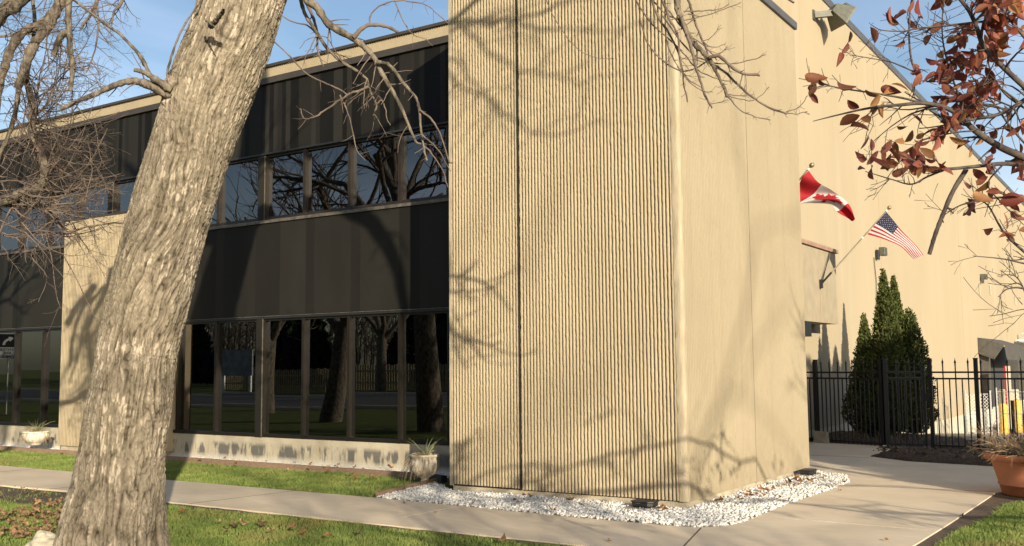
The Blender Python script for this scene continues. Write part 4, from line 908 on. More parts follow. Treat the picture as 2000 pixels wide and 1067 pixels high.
for q in B[17:]: dress(tw, q, r, 8, .22, 1, 0)
tubes_obj('drooping_limbs', lb, m_limb, t); tubes_obj('drooping_twigs', tw, m_twig, t)

# ------------------------------------------------------------------ copper-leaved tree on the right
PT = empty('copper_leaf_tree', (9.6, -2.6, 0), 'small tree holding copper red autumn leaves at the right edge', 'tree')
r = random.Random(21); lb, tw = [], []; DP_ = 4.3
trunkp = np.array([9.6, -2.6, 0]); 
lb.append((spline([trunkp, trunkp+np.array([.05, 0, 1.0]), trunkp+np.array([-.02, .03, 2.2]), trunkp+np.array([.05, .1, 4.2]), trunkp+np.array([.0, .1, 6.0])], 26), np.linspace(.12, .03, 26)))
MAINL = []
def plimb(P, r0, r1, z0=None, seed=0, dep=DP_):
    Q = [atd(a[0], a[1], dep) for a in P]
    S_ = spline(Q, len(Q)*6)
    if z0 is not None:
        main = seed in (1, 3, 5); t0_ = np.linspace(0, 1, 16)[:-1, None]
        if main: a0 = trunkp+np.array([0, 0, {1: 1.7, 3: 2.6, 5: 1.2}[seed]]); arc = np.array([.1*seed-.3, .25*seed-.7, .42])
        else: a0 = min(MAINL, key=lambda p: abs(np.linalg.norm(p-Q[0])-.9)+.4*abs(p[2]-Q[0][2])); arc = np.array([0, 0, .08])
        lk = a0+(Q[0]-a0)*t0_+arc*np.sin(t0_*np.pi)
        if main: MAINL.extend(list(lk[5:14]))
        return (np.vstack([lk, S_]), np.concatenate([np.linspace(r0*(2.0 if main else 1.2), r0, 15), np.linspace(r0, r1, len(S_))]))
    return (S_, np.linspace(r0, r1, len(S_))*(1+np.random.RandomState(seed).uniform(-.08, .1, len(S_))))
PL = [plimb([(2080, 345), (2010, 312), (1955, 288), (1905, 256), (1880, 232), (1850, 212), (1805, 202), (1760, 205), (1700, 211), (1640, 224), (1588, 237)], .019, .0018, 1.9, 1),
      plimb([(1805, 202), (1760, 191), (1700, 181), (1640, 172), (1598, 162), (1560, 153)], .006, .0016, None, 2),
      plimb([(2080, 240), (2010, 178), (1960, 132), (1922, 92), (1908, 55), (1893, 22), (1868, -12), (1850, -50)], .013, .007, 2.3, 3, 4.2),
      plimb([(2080, 150), (2010, 190), (1955, 222), (1885, 236)], .012, .006, 2.6, 4, 4.25),
      plimb([(2080, 330), (2010, 325), (1960, 320), (1900, 326), (1850, 330), (1810, 325), (1765, 305), (1722, 288)], .012, .0018, 1.8, 5, 4.15),
      plimb([(1850, 330), (1812, 345), (1780, 360), (1740, 350), (1690, 335)], .005, .0018, None, 6, 4.15),
      plimb([(1888, 330), (1862, 372), (1842, 418), (1826, 460), (1815, 497)], .0105, .0085, None, 7, 4.2),
      plimb([(2080, 400), (2010, 394), (1960, 386), (1900, 395), (1870, 404), (1843, 421)], .008, .0018, 1.7, 8, 4.3),
      plimb([(2080, 560), (2010, 500), (1962, 455), (1930, 402), (1903, 388)], .009, .002, 1.4, 9, 4.4),
      plimb([(2080, 520), (2010, 516), (1960, 506), (1900, 500)], .006, .0016, 1.5, 10, 4.2),
      plimb([(2080, 600), (2010, 566), (1970, 564), (1950, 580)], .006, .002, 1.4, 11, 4.2),
      plimb([(2010, 590), (1986, 542), (1950, 537)], .004, .0015, None, 12, 4.2),
      plimb([(1830, -60), (1785, -10), (1776, 55), (1780, 115), (1798, 165)], .004, .005, None, 13, 4.3),
      plimb([(1796, 145), (1742, 122), (1700, 114), (1664, 108)], .004, .0015, None, 14, 4.3),
      plimb([(1922, 42), (1850, 50), (1790, 56), (1765, 61), (1722, 59), (1702, 49)], .006, .0015, None, 15, 4.2),
      plimb([(2030, 230), (1960, 180), (1930, 120), (1940, 60), (1950, -20)], .006, .002, None, 16, 4.35),
      plimb([(2040, 120), (1990, 60), (1960, 20), (1955, -30)], .007, .003, None, 17, 4.1),
      plimb([(1900, 255), (1870, 180), (1850, 120), (1840, 60), (1845, -20)], .006, .002, None, 18, 4.35),
      plimb([(2020, 300), (1975, 250), (1940, 200), (1905, 160), (1880, 110)], .006, .002, None, 19, 4.4),
      plimb([(1960, 320), (1930, 360), (1960, 400), (2000, 440)], .004, .002, None, 20, 4.25),
      plimb([(1900, 256), (1860, 260), (1800, 275), (1790, 285)], .004, .0015, None, 21, 4.25)]
lb += [PL[0], PL[2], PL[4]]; tw += PL[1:2]+PL[3:4]+PL[5:]
# neighbouring limbs behind and beside the view so the crown is whole
for k in range(14):
    a = r.uniform(-1.2, 2.6); z = r.uniform(1.9, 5.2); o = []; sprig(o, trunkp+np.array([0, 0, z]), unit(np.array([math.cos(a), math.sin(a), .45])), r.uniform(1.4, 2.6), .028, r, 2, 0, .12, 5); tw += o
ext = []
for i, q in enumerate(PL): dress(ext, q, r, 2 if i == 6 else 9, .05 if i == 6 else .13, 1, 0, t0=.25, kids=2, rs=.6)
for q in (PL[0], PL[2], PL[3], PL[15], PL[17], PL[18]): dress(ext, q, r, 8, .30, 1, 0, t0=.4, kids=3, rs=.5)
tw += ext
hid = []
for q in PL:
    if len(q[0]) > 40 or q[0][0][0] > 7:
        q[0][1:15] += np.random.RandomState(5).normal(0, .06, (14, 3)); sub = (q[0][2:18], q[1][2:18]); dress(hid, sub, r, 9, .75, 2, .1, t0=0, kids=3, rs=.45)
tw += hid
hl = [(q[0][i], unit(q[0][i]-q[0][i-1])) for q in hid for i in range(1, len(q[0])) if q[1][i] < .004]; r.shuffle(hl)
tubes_obj('trunk', lb, m_ptwig, PT); tubes_obj('twigs', tw, m_ptwig, PT)
# leaves
LV = []; t_ = [(-.0, 0), (.10, .26), (.30, .52), (.52, .57), (.75, .42), (.92, .17), (1.0, 0)]
def leafverts(cup=.25, bend=.2):
    V = []
    for s, wd in t_:
        for q in (-1, 0, 1): V.append((s, q*wd*.5*.95, abs(q)*wd*cup-bend*s*s*.6))
    return np.array(V)
LFc = np.array([(i*3+j, i*3+j+1, i*3+j+4, i*3+j+3) for i in range(6) for j in range(2)])
def leaves(name, P, D, S, m, parent, tint, rs):
    n = len(P); Vs = []
    for k in range(n):
        d = unit(D[k]); up = rv(rs); s_ = unit(np.cross(d, up)); w = np.cross(s_, d); lv = leafverts(rs.uniform(.1, .5), rs.uniform(-.3, .9))*S[k]
        lv[:, 1] *= rs.uniform(.75, 1.0)
        Vs.append(P[k]+lv[:, :1]*d+lv[:, 1:2]*s_+lv[:, 2:]*w)
    V = np.concatenate(Vs); Fc = (LFc[None]+np.arange(n)[:, None, None]*21).reshape(-1, 4); o = npmesh(name, V, Fc, m, parent, True); attr(o, 'tint', np.repeat(tint, 21)); return o
lp, ld, ls = [], [], []
def proj(P):
    v = np.array(P)-CAM; z = v@FW; return 1000+F*(v@RT)/z, 533.5-F*(v@UP)/z, z
allb = [(q, .5) for q in ext]+[(q, .9) for q in tw[:40]]
cand = []
for q, w_ in [(e, 1) for e in ext]+[(e, 1) for e in PL]:
    for i in range(1, len(q[0])):
        if q[1][i] < .006: cand.append((q[0][i], unit(q[0][i]-q[0][i-1])))
r.shuffle(cand); cnt = 0
for p, a in cand:
    x, y, z = proj(p)
    if z < 1: continue
    den = np.clip((x-1690)/90, .10, 1)*(1 if y < 330 else (.35 if y < 420 and x > 1880 else .0))
    if x > 1850 and y < 330: den *= 1.0
    clump = vnoise(np.array(x/42.), np.array(y/42.), 77); den *= (1.9 if clump > .52 else .28)
    if r.random() < den*.22:
        for _ in range(r.choice([1, 1, 2])):
            lp.append(p); ld.append(unit(a*.5+rv(r, .55)+np.array([0, 0, -.45]))); ls.append(r.uniform(.05, .078))
for (x, y) in ((1572, 148), (1600, 155), (1635, 160), (1630, 172), (1655, 195), (1690, 175), (1720, 172), (1725, 185), (1740, 165), (1700, 208), (1680, 232), (1640, 245), (1660, 248), (1680, 292), (1675, 300), (1690, 315), (1700, 305), (1705, 325), (1712, 318), (1720, 300), (1692, 322), (1685, 330), (1735, 335), (1742, 342),
               (1900, 378), (1925, 375), (1940, 380), (1960, 385), (1980, 382), (1950, 395), (1970, 398), (1940, 445), (1950, 450), (1965, 448), (1965, 468), (1950, 465), (1985, 350), (1975, 340), (1990, 450), (1900, 330)):
    for _ in range(1): lp.append(atd(x, y, 4.15)); ld.append(unit(rv(r, .6)+RT*.8)); ls.append(r.uniform(.06, .095))
for p, a in hl:
    x, y, z = proj(p)
    if (z < 1 or x > 2060 or x < -60) and len(lp) < 1500: lp.append(p); ld.append(unit(a*.5+rv(r, .5)+np.array([0, 0, -.4]))); ls.append(r.uniform(.05, .08))
tint = np.array([r.choice([0, .15, .2, .3, .4, .5, .6, .7, .75, .8, .95]) for _ in lp])
leaves('leaves', lp, ld, ls, m_pearleaf, PT, tint, random.Random(4))

# ------------------------------------------------------------------ evergreens
def flakes(n, fn, size, seed, upb=.9):
    R = np.random.RandomState(seed); P, Nn = fn(R, n); n = len(P)
    d = Nn*.8+np.array([0, 0, upb])+R.normal(0, .5, (n, 3)); d /= np.linalg.norm(d, axis=1)[:, None]
    s_ = np.cross(d, R.normal(0, 1, (n, 3))); s_ /= np.linalg.norm(s_, axis=1)[:, None]; L = size*R.uniform(.6, 1.4, n)[:, None]
    V = np.stack([P-d*L*.4, P+s_*L*.38+d*L*.1, P+d*L*.8, P-s_*L*.38+d*L*.15], 1)
    return V.reshape(-1, 3), np.arange(n*4).reshape(-1, 4)
def conif_tree(name, x, y, H, prof, label, seed, n=9000, size=.05, z0=.12, m=None, group=None, lump=.2):
    t = empty(name, (x, y, 0), label, 'tree', group); R0 = np.random.RandomState(seed); zz = [p[0] for p in prof]; rr = [p[1] for p in prof]
    def fn(R, n):
        z = R.uniform(0, 1, n*2); rad = np.interp(z, zz, rr); k = R.uniform(0, max(rr), n*2) < rad+.04*max(rr); z = z[k][:n]; rad = rad[k][:n]; a = R.uniform(0, 6.283, len(z))
        lum = 1+lump*2*(vnoise(a*2.2+seed, z*H*3.2, seed)-.5)+lump*1.3*(vnoise(a*6, z*H*9, seed+1)-.5); dep = 1-.45*R.uniform(0, 1, len(z))**2.2
        rad = rad*lum*dep; P = np.stack([x+rad*np.cos(a), y+rad*np.sin(a), z0+z*(H-z0)], -1); return P, np.stack([np.cos(a), np.sin(a), 0*a], -1)
    V, Fc = flakes(n, fn, size, seed)
    if H < 5:
        def tip(R, n):
            z = R.uniform(.1, 1, n); a = R.uniform(0, 6.283, n); rad = np.interp(z, zz, rr)*R.uniform(.9, 1.16, n)+R.uniform(0, .02, n); return np.stack([x+rad*np.cos(a), y+rad*np.sin(a), z0+z*(H-z0)+R.uniform(0, .10, n)*(z > .9)], -1), np.stack([np.cos(a), np.sin(a), 0*a], -1)
        V2, F2 = flakes(1400, tip, size*.9, seed+77, 1.5); Fc = np.vstack([Fc, F2+len(V)]); V = np.vstack([V, V2])
    npmesh('crown', V, Fc, m or m_conif, t)
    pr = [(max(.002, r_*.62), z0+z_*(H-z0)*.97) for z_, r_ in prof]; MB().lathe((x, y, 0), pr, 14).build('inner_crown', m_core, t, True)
    MB().tube([(x, y, -.1), (x+.01, y, z0+.4)], .035 if H < 5 else .15, 8).build('trunk', m_limb, t)
    return t
PRF = [(0, .35), (.06, .75), (.16, 1.0), (.3, .92), (.45, .70), (.65, .48), (.83, .26), (.94, .12), (1, .02)]
def scaled(k): return [(a, b*k) for a, b in PRF]
grp = 'evergreens behind the iron fence'
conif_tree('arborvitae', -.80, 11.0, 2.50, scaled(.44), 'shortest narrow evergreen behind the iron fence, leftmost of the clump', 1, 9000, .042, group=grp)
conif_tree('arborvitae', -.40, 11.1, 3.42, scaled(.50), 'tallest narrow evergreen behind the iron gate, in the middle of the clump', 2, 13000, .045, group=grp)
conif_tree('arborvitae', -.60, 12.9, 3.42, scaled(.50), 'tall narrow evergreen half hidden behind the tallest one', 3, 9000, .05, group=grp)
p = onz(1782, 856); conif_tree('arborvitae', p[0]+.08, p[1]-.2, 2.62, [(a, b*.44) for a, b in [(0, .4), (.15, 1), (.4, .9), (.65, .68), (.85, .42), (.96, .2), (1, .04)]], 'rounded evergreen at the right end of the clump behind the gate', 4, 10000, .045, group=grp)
SP = [(0, 1), (.1, 1.0), (.3, .8), (.6, .45), (.85, .18), (1, .02)]
RP = [(0, 1), (.2, 1.05), (.5, 1.0), (.8, .92), (.92, .78), (.98, .5), (1, .2)]  # blunt crown for the two unseen spruces added to shade fence and wall
conif_tree('spruce', 15.2, -2.5, 7.7, [(a, b*2.9) for a, b in RP], 'large dark spruce added unseen right of the view to shade the iron fence', 9, 15000, .22, .3, m_spruce, lump=.1)
conif_tree('spruce', 18.2, -1.6, 8.6, [(a, b*2.8) for a, b in RP], 'smaller dark spruce added further right, unseen, to shade the wall by the fence', 10, 9000, .22, .3, m_spruce, lump=.1)

# shrubs: low dark plants under the evergreens
shr = []; R = random.Random(3)
for _ in range(260):
    x = R.uniform(-1.5, 1.0); y = 9.9+R.uniform(0, 1.4)+max(0, -x)*.35; o = []; sprig(o, np.array([x, y, 0]), unit(np.array([R.uniform(-.5, .5), R.uniform(-.5, .5), .7])), R.uniform(.1, .28), .004, R, 0); shr += o
tag(tubes_obj('ground_cover', shr, m_dry), 'tangle of dry stems on the soil at the foot of the evergreens', 'ground cover', kind='stuff')
p_ = [(a, b) for a, b in [(-1.9, 10.2), (-1.7, 9.95), (-.2, 9.6), (.25, 9.6), (1.2, 9.3), (1.3, 11.2), (.3, 12.2), (-1.9, 12.8)]]
tag(mound('soil_bed', p_, .05, m_mulch, 8, 40), kind='structure')

# ------------------------------------------------------------------ urns and planter
def urn(c, s, label, seed, full=True):
    r = empty('urn_planter', c, label, 'planter', 'white stone urns along the facade'); c = np.array(c, float); R = random.Random(seed)
    if full: prof = [(.11, 0), (.115, .025), (.07, .04), (.05, .07), (.055, .10), (.12, .14), (.175, .20), (.195, .27), (.19, .33), (.175, .37), (.195, .385), (.20, .41), (.185, .415), (.165, .40), (.155, .36)]
    else: prof = [(.12, 0), (.125, .03), (.17, .05), (.24, .12), (.27, .19), (.275, .24), (.26, .265), (.29, .275), (.295, .30), (.275, .305), (.25, .29), (.24, .26)]
    prof = [(a*s, z*s) for a, z in prof]; MB().lathe(c, prof, 48, flute=.03, nf=16).build('bowl', m_urn, r, True)
    zt = prof[-1][1]; MB().lathe(c, [(.001, zt), (prof[-1][0], zt+.0)], 24).build('soil', m_soil, r)
    green, dry = [], []; top = c+np.array([0, 0, zt])
    for k in range(26):
        a = R.uniform(0, 6.28); up = R.uniform(.9, 2.6); L = R.uniform(.22, .42); d0 = unit(np.array([math.cos(a), math.sin(a), up])); pts = [top+rv(R, .015)]; d = d0.copy()
        for q in range(8): d = unit(d+np.array([0, 0, -.10-.05*(2.6-up)])); pts.append(pts[-1]+d*L/8)
        green.append((np.array(pts), np.linspace(.006, .0012, 9)))
    for k in range(46):
        a = R.uniform(2.2, 5.6) if full else R.uniform(0, 6.28); L = R.uniform(.25, .5); d = unit(np.array([math.cos(a), math.sin(a), R.uniform(.4, 1.6)])); pts = [top+rv(R, .03)]
        for q in range(9): d = unit(d+np.array([0, 0, -.36])); pts.append(pts[-1]+d*L/9)
        dry.append((np.array(pts), np.linspace(.005, .0015, 10)))
    for k in range(60):
        o = []; a = R.uniform(0, 6.28); q = R.uniform(0, prof[-1][0]); sprig(o, top+np.array([math.cos(a)*q, math.sin(a)*q, 0]), unit(rv(R, .6)+np.array([0, 0, .5])), .09*s, .004, R, 1, .6, .3, 2); dry += o
    tubes_obj('spiky_leaves', green, m_spike, r); tubes_obj('dry_leaves', dry, m_dry, r); return r
p = onz(838, 948); urn((p[0]-.03, p[1]-.05, .0), 1.0, 'fluted white pedestal urn with spiky drooping plant beside the corner tower', 1)
p = ony(70, 869, .84); urn((p[0], p[1], max(p[2], .02)), .85, 'squat white bowl urn with spiky plant in front of the far left windows', 2, False)
rr_ = random.Random(8)
pc = np.array([3.09, 3.24, 0]); pl = empty('terracotta_planter', pc, 'large terracotta planter with dried plants on the lawn corner at the right', 'planter')
prof = [(.40, 0), (.415, .02), (.44, .12), (.455, .125), (.455, .14), (.445, .145), (.52, .40), (.525, .41), (.59, .42), (.605, .485), (.59, .495), (.555, .49), (.545, .45)]
MB().lathe(pc, prof, 56).build('pot', m_terra, pl, True); MB().lathe(pc, [(.001, .45), (.55, .45)], 30).build('soil', m_blk, pl)
dry = []
for k in range(260):
    a = rr_.uniform(0, 6.28); q = rr_.uniform(.0, .50); o = []; sprig(o, pc+np.array([math.cos(a)*q, math.sin(a)*q, .5]), unit(np.array([math.cos(a)*.8, math.sin(a)*.8, rr_.uniform(.1, 1.0)])), rr_.uniform(.15, .42), .006, rr_, 1, .5, .25, 3); dry += o
for k in range(60):
    a = rr_.uniform(-.6, 1.2); q = rr_.uniform(.0, .3); o = []; sprig(o, pc+np.array([math.cos(a)*q, math.sin(a)*q, .5]), unit(np.array([rr_.uniform(-.3, .3), rr_.uniform(-.3, .3), 1.4])), rr_.uniform(.25, .5), .004, rr_, 1, .1, .15, 2); dry += o
tubes_obj('dried_stems', dry, m_dry, pl)

# ------------------------------------------------------------------ yard behind: chain link fence, bollards, post
zg = lambda x, y: float(hgt(np.array(x), np.array(y)))
def chainlink(P, Q, label, h=1.25, nposts=3):
    P = np.array([P[0], P[1], zg(*P[:2])]); Q = np.array([Q[0], Q[1], zg(*Q[:2])]); r = empty('chain_link_fence', P, label, 'fence', 'chain link fence runs by the docks'); Z = np.array([0, 0, 1.])
    b = MB()
    for z in (h, h*.5, .06): b.tube([P+Z*z, Q+Z*z], .017, 6)
    b.build('rail', m_steel, r)
    for k in range(nposts):
        q = P+(Q-P)*k/(nposts-1); MB().tube([q, q+Z*(h+.12)], .035, 8).build('post', m_steel, r)
    L = np.linalg.norm(Q-P); d = (Q-P)/L; b = MB(); st = .11; n = int(L/st)
    for k in range(-int(h/st), n):
        for sg in (1, -1):
            a0 = k*st; a1 = a0+h; lo = max(0, a0); hi = min(L, a1)
            if hi <= lo: continue
            z0, z1 = (lo-a0, hi-a0) if sg > 0 else (h-(lo-a0), h-(hi-a0)); b.bar(P+d*lo+Z*z0, P+d*hi+Z*z1, .0035, .0035)
    b.build('mesh', m_steel, r); return r
q1 = onz(1889, 853, -.85); q2 = onz(1938, 853, -.85); q3 = onz(1950, 858, -.75); q4 = onz(2080, 862, -.75)
chainlink(q1, q2, 'short chain link fence run by the white foundation, left of the opening', 1.3, 2)
chainlink(q3, q4, 'chain link fence run in front of the yellow bollards', 1.3, 3)
for (x, y0, y1, lab) in ((1962, 787, 850, 'yellow steel bollard left of the pair by the loading dock'), (1989, 779, 842, 'yellow steel bollard right of the pair by the loading dock')):
    p = onz(x, y1, -1.0); h_ = abs((ony(x, y0, p[1]))[2]+1.0)
    o = MB().lathe((p[0], p[1], -1.05), [(.14, 0), (.14, h_-.05), (.11, h_), (.04, h_+.04)], 16).build('bollard', m_yel, None, False); tag(o, lab, 'bollard', 'yellow bollards by the dock')
p = onz(1975, 838, -1.05); z1 = ony(1975, 715, p[1])[2]
pp = empty('dock_post', (p[0], p[1], -1.05), 'tall white post with a red stripe beside the loading dock', 'post')
MB().box(p[0]-.07, p[0]+.07, p[1]-.1, p[1]+.1, -1.05, z1).build('post', m_found, pp); MB().box(p[0]-.13, p[0]-.071, p[1]-.1, p[1]+.1, -1.05, z1).build('stripe', m_red, pp)
p = onz(1968, 838, -1.05); o = MB().box(p[0]-.3, p[0]+.35, p[1]+.4, p[1]+1.0, -1.05, .45, .03).build('utility_cabinet', m_found); tag(o, 'pale utility cabinet standing between the yellow bollards', 'cabinet')
p = onz(1933, 866); o = MB().lathe((p[0], p[1]+3.5, -.15), [(.11, 0), (.10, .04), (.05, .16), (.035, .25), (.035, .85)], 12).build('bollard_post', m_iron); tag(o, 'black post with a flared foot behind the iron fence', 'post')

# ------------------------------------------------------------------ leaves on the ground
def fallen_mesh(seed, m):
    R = random.Random(seed); n = 11; V = []
    for ring, rad in ((0, 0), (1, .5), (2, 1.0)):
        k = 1 if ring == 0 else n*2
        for i in range(k):
            a = 2*math.pi*i/max(1, k); lob = 1 if ring < 2 else (.62+.38*abs(math.cos(a*2.5)))*R.uniform(.9, 1.1); rr = rad*.05*lob
            V.append((rr*math.cos(a), rr*math.sin(a)*.85, .012+rad*rad*.018*math.sin(a*2+seed)+R.uniform(-.004, .004)+rad*.012))
    k = n*2; Fc = [(0, 1+i, 1+(i+1) % k) for i in range(k)]+[(1+i, 1+k+i, 1+k+(i+1) % k, 1+(i+1) % k) for i in range(k)]
    me = bpy.data.meshes.new('fallen_leaf'); me.from_pydata(V, [], Fc); me.materials.append(m); me.update(); return me
FM = [fallen_mesh(i, (m_fallen, m_fallen4, m_fallen3, m_fallen)[i]) for i in range(4)]+[fallen_mesh(9, m_fallen2)]
LG = {}
def leaf(x, y, z=.02, s=1.0, k=None, where='lawn', r=random.Random(77)):
    k = r.randint(0, 3) if k is None else k; cn = ('brown', 'dark brown', 'pale tan', 'brown', 'orange')[k]
    pl_ = {'lawn': 'grass in front of the windows' if y > -1.5 else 'grass in front of the sidewalk', 'gravel': 'gravel along the sill wall' if x < -4 else ('gravel below the ribbed front' if y < 0 else 'gravel beside the tower side wall')}
    labs = {'lawn': (cn+' fallen leaf lying on the '+pl_['lawn'], 'fallen leaves on the lawn'), 'gravel': (cn+' fallen leaf lying on the '+pl_.get('gravel'), 'fallen leaves on the gravel'),
            'walk': (cn+' fallen leaf lying on the concrete sidewalk', 'fallen leaves on the sidewalk'), 'orange': ('bright orange fallen leaf on the gravel against the sill wall', 'orange leaves by the sill wall')}
    o = bpy.data.objects.new('fallen_leaf', FM[k]); COL.objects.link(o); o.location = (x, y, z); o.scale = (s,)*3
    o.rotation_euler = (r.uniform(-.5, .5), r.uniform(-.5, .5), r.uniform(0, 6.28)); tag(o, labs[where][0], 'leaf', labs[where][1])
r = random.Random(31)
for x, y in ((425, 1030), (450, 1033), (462, 1037), (475, 1034), (440, 1045), (530, 1047), (592, 1053), (700, 1055), (570, 1042), (510, 1034), (983, 1066), (905, 1064), (640, 1060), (355, 1010)):
    p = onz(x, y); leaf(p[0], p[1], .05, r.uniform(.7, 1.2))
for x, y in ((680, 937), (692, 940), (688, 933), (725, 938), (731, 941), (600, 925), (560, 924), (460, 912), (390, 905), (640, 928), (200, 900), (120, 893)):
    p = onz(x, y); leaf(p[0], p[1], .045, r.uniform(.6, 1.0))
for x, y, s in ((1037, 973, .7), (1113, 981, .8), (1117, 978, .7), (1077, 999, .9), (1085, 1001, .6), (1012, 985, .6), (1006, 981, .7), (1300, 1000, .9), (1295, 994, .8), (925, 986, .6), (1030, 968, .6), (1390, 985, .8), (1400, 982, .7), (1408, 980, .8), (1440, 975, .6), (1446, 979, .8), (1455, 970, .9), (1462, 966, .9), (1468, 972, .8), (1475, 968, .7), (1488, 960, 1.0), (1497, 962, .9), (1492, 970, .7), (1510, 958, .8), (1520, 955, .7), (1525, 975, .6), (1545, 945, 1.0), (1552, 941, 1.0), (1558, 937, 1.0), (1562, 943, .9), (1548, 950, .8), (1572, 941, .9), (1580, 943, 1.1), (1538, 947, .8), (1530, 950, .8), (1605, 936, .7), (1612, 934, .6), (1652, 944, .7), (1558, 950, .7), (1590, 940, .8), (1553, 932, .8), (1503, 949, .6)):
    p = onz(x, y, .04); leaf(p[0], p[1], .055, s, where='gravel')
for x, y, s in ((605, 910, .6), (608, 907, .6), (640, 913, .7), (634, 915, .6), (655, 912, .5), (693, 914, .8), (575, 905, .5), (500, 897, .6), (430, 893, .7), (440, 896, .6), (405, 890, .5), (520, 902, .5), (710, 917, .5), (486, 898, .7)):
    p = onz(x, y, .05); leaf(p[0], p[1], .06, s, where='gravel')
for x, y, s in ((764, 914, 1.3), (661, 910, .7)):
    p = onz(x, y, .07); leaf(p[0], p[1], .08, s, 4, 'orange')
for x, y in ((1640, 962), (1732, 1060), (1190, 1061), (790, 987), (850, 1005), (1880, 1011)):
    p = onz(x, y); leaf(p[0], p[1], .02, .5, where='walk')
# leaf drift by the trunk, and litter on the mulch
def litter(pts, n, seed, name, lab, m, s0=.5, s1=1.1, zz=.03):
    R = np.random.RandomState(seed); Rr = random.Random(seed); P = np.array(pts); x0, y0 = P.min(0); x1, y1 = P.max(0); Vs, k = [], 0; lv = [np.array([v.co[:] for v in q.vertices]) for q in FM[:4]]
    tri = [[p.vertices[:] for p in q.polygons] for q in FM[:4]]; V, Fc = [], []
    while k < n:
        x = R.uniform(x0, x1); y = R.uniform(y0, y1)
        if not inpoly(P, np.array([x]), np.array([y]))[0]: continue
        q = Rr.randint(0, 3); s = Rr.uniform(s0, s1); E = Matrix.Rotation(Rr.uniform(0, 6.28), 3, 'Z')@Matrix.Rotation(Rr.uniform(-.9, .9), 3, 'X'); L = (np.array(E)@(lv[q]*s).T).T+np.array([x, y, zz+Rr.uniform(0, .035)])
        b0 = len(V); V += L.tolist(); Fc += [tuple(i+b0 for i in f) for f in tri[q]]; k += 1
    me = bpy.data.meshes.new(name); me.from_pydata(V, [], Fc); me.update(); o = link(name, me, m); return tag(o, lab, 'leaf litter', kind='stuff')
pts = [onz(x, y)[:2] for x, y in ((-80, 1025), (0, 1008), (40, 998), (80, 988), (135, 985), (145, 1010), (110, 1050), (60, 1064), (0, 1058), (-80, 1080))]
litter(pts, 230, 4, 'leaf_litter', 'drift of brown oak-like leaves on the grass left of the leaning trunk', m_leafpile, .35, .95, .03)
litter(MUL, 420, 6, 'mulch_litter', 'dead leaves scattered on the dark mulch bed in front of the iron fence', mat('dull_dead_leaf', (.16, .11, .07), .9, .5, 12), .4, .9, .09)
litter([(-9.5, -3.6), (-9, -2.6), (-5.6, -2.6), (-5.6, -3.2), (-7, -3.5)], 40, 7, 'soil_litter', 'scattered dead leaves on the bare soil behind the leaning trunk', m_leafpile, .3, .8, .02)

# ------------------------------------------------------------------ surroundings mirrored in the glass and casting shadows
bare_tree('street_tree', -16.3, -8.6, 9.5, .30, (.22, .03), 'bare tree with a low fork on the lawn, mirrored in the ground floor windows', 103, 'bare trees in the lawn', .3)
bare_tree('street_tree', 9.6, -9.9, 5.6, .11, (.0, .05), 'small bare tree on the lawn behind and right of the viewer', 104, 'bare trees in the lawn', .3)
bare_tree('street_tree', 1.2, -13.6, 9.5, .24, (-.05, .03), 'bare tree on the lawn behind the viewer', 105, 'bare trees in the lawn', .35)
bare_tree('street_tree', 33, -30.5, 17.0, .2, (.0, -.03), 'tall bare tree down the street, nearest to the kerb', 131, 'tall bare trees down the street', .3)
bare_tree('street_tree', 30, -27, 16.5, .19, (.0, .03), 'tall bare tree far behind and right of the viewer', 116, 'tall bare trees down the street', .3)
bare_tree('street_tree', -23.0, -12.5, 10.0, .3, (.06, .0), 'bare tree near the kerb, far left', 107, 'bare trees in the lawn', .3)
bare_tree('street_tree', -33.0, -30.5, 11.0, .3, (.03, .0), 'bare tree across the road, seen only in the glass', 108, 'bare trees across the road', .3)
bare_tree('street_tree', -20.0, -31.5, 11.0, .3, (-.03, .0), 'bare tree across the road nearer the corner', 109, 'bare trees across the road', .3)
R = random.Random(12)
for i, (x, y, h) in enumerate(((-58, -48, 9), (-50, -42, 7), (-42, -46, 10), (-35, -41, 8), (-66, -56, 12), (-28, -45, 11), (-20, -42, 8), (-75, -50, 9), (-12, -46, 10))):
    conif_tree('spruce', x, y, h, [(a, b*h*.28) for a, b in SP], 'dark spruce '+['second', 'fourth', 'fifth', 'sixth', 'third', 'seventh', 'eighth', 'first', 'ninth'][i]+' from the far left in the row across the road', 30+i, 2600, .45, .3, m_spruce, group='dark spruces across the road')
pf = empty('picket_fence', (-34, -33, 0), 'plain wooden picket fence across the road', 'fence')
b = MB()
for k in range(110): b.box(-50+k*.2, -50+k*.2+.12, -33.03, -33, 0, 1.5+.1*((k*7) % 3)/3)
b.build('pickets', m_picket, pf); MB().box(-50, -28, -33.0, -32.95, .4, .5).box(-50, -28, -33.0, -32.95, 1.1, 1.2).build('rail', m_picket, pf)
o = MB().box(-41.3, -41.0, -29.5, -29.2, 0, 1.3, .03).build('yellow_marker_post', m_yel); tag(o, 'yellow marker post across the road, mirrored in a window', 'post')
fw = []; R = random.Random(44)
for k in range(420):
    x = R.uniform(-110, 10); y = R.uniform(-78, -58); p = np.array([x, y, 0.]); h = R.uniform(6, 11)
    fw.append((spline([p, p+np.array([R.uniform(-.4, .4), 0, h*.5]), p+np.array([R.uniform(-1, 1), 0, h])], 6), np.linspace(.14, .03, 6)))
    for q in range(9):
        a = R.uniform(0, 6.28); z = R.uniform(.25, .9)*h; b0 = p+np.array([0, 0, z]); fw.append((np.array([b0, b0+np.array([math.cos(a)*1.2, math.sin(a)*1.2, 1.0]), b0+np.array([math.cos(a)*2.1, math.sin(a)*2.1, 2.4])]), np.array([.05, .035, .02])))
tag(tubes_obj('far_woods', fw, m_limb), 'belt of bare brown woods beyond the spruces across the road', 'woods', kind='stuff')
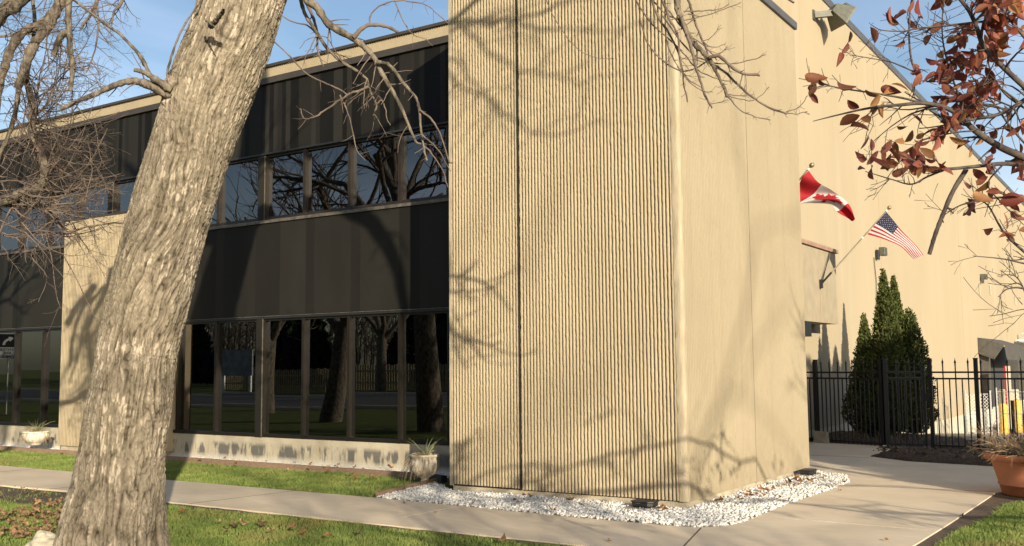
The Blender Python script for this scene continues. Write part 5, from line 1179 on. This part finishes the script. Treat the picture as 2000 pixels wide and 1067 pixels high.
# road sign mirrored at the left edge
sp_ = np.array([-30.6, -7.0]); sg = empty('road_sign', (sp_[0], sp_[1], 0), 'white and black road sign mirrored in the far left window', 'sign')
vd = unit(np.array([CAM[0]-sp_[0], (2.84-CAM[1])-sp_[1], 0])); sd = np.array([-vd[1], vd[0], 0])
Z = np.array([0, 0, 1.]); c = np.array([sp_[0], sp_[1], 2.44])
MB().obox(c-vd*.03, sd, vd, Z, .03, .02, .1).tube([np.array([sp_[0], sp_[1], 0])-vd*.06, c-vd*.06+Z*.4], .03, 8).build('post', m_steel, sg)
MB().obox(c, sd, vd, Z, .38, .006, .46).build('sign_plate', m_sign, sg)
MB().obox(c+Z*.2+vd*.009, sd, vd, Z, .35, .002, .24).build('black_panel', m_signk, sg)
def text(s, c, h, m, name, parent):
    cu = bpy.data.curves.new(name, 'FONT'); cu.body = s; cu.size = h; cu.align_x = 'CENTER'; cu.align_y = 'CENTER'; cu.extrude = .002
    tmp = bpy.data.objects.new('tmp', cu); COL.objects.link(tmp); bpy.context.view_layer.update()
    me = bpy.data.meshes.new_from_object(tmp.evaluated_get(bpy.context.evaluated_depsgraph_get())); bpy.data.objects.remove(tmp)
    E = Matrix(((sd[0], 0, vd[0], c[0]), (sd[1], 0, vd[1], c[1]), (0, 1, 0, c[2]), (0, 0, 0, 1))); me.transform(E); return link(name, me, m, parent)
text('CENTER', c-Z*.13+vd*.012, .15, m_signk, 'lettering', sg); text('LANE', c-Z*.25+vd*.012, .15, m_signk, 'lettering', sg); text('ONLY', c-Z*.37+vd*.012, .15, m_signk, 'lettering', sg)
ar = []
for k in range(9): a = k/8*1.3; ar.append(c+Z*(.04+.22*math.sin(a))+sd*(.16-.24*(1-math.cos(a)))+vd*.016)
b = MB()
for k in range(8): b.bar(ar[k], ar[k+1], .045, .004, up=tuple(sd))
b = MB()
for k in range(8):
    t = unit(ar[k+1]-ar[k]); nn = np.cross(t, vd)*.04; b.add([ar[k]-nn, ar[k]+nn, ar[k+1]+nn, ar[k+1]-nn], [(0, 1, 2, 3)])
e = ar[-1]; t = unit(ar[-1]-ar[-2]); nn = np.cross(t, vd)*.10; b.add([e-nn, e+nn, e+t*.15], [(0, 1, 2)]); b.build('arrow', m_sign, sg)
o = empty('billboard', (-40, -29.5, 0), 'pale roadside notice board mirrored in the window right of the trunk', 'sign')
MB().box(-45.5, -42.5, -29.6, -29.5, 1.0, 2.6).build('board', mat('board_face', (.26, .27, .27), .6, .4, 3), o); MB().box(-45.3, -45.1, -29.6, -29.7, 0, 2.6).box(-42.9, -42.7, -29.6, -29.7, 0, 2.6).build('legs', m_steel, o)
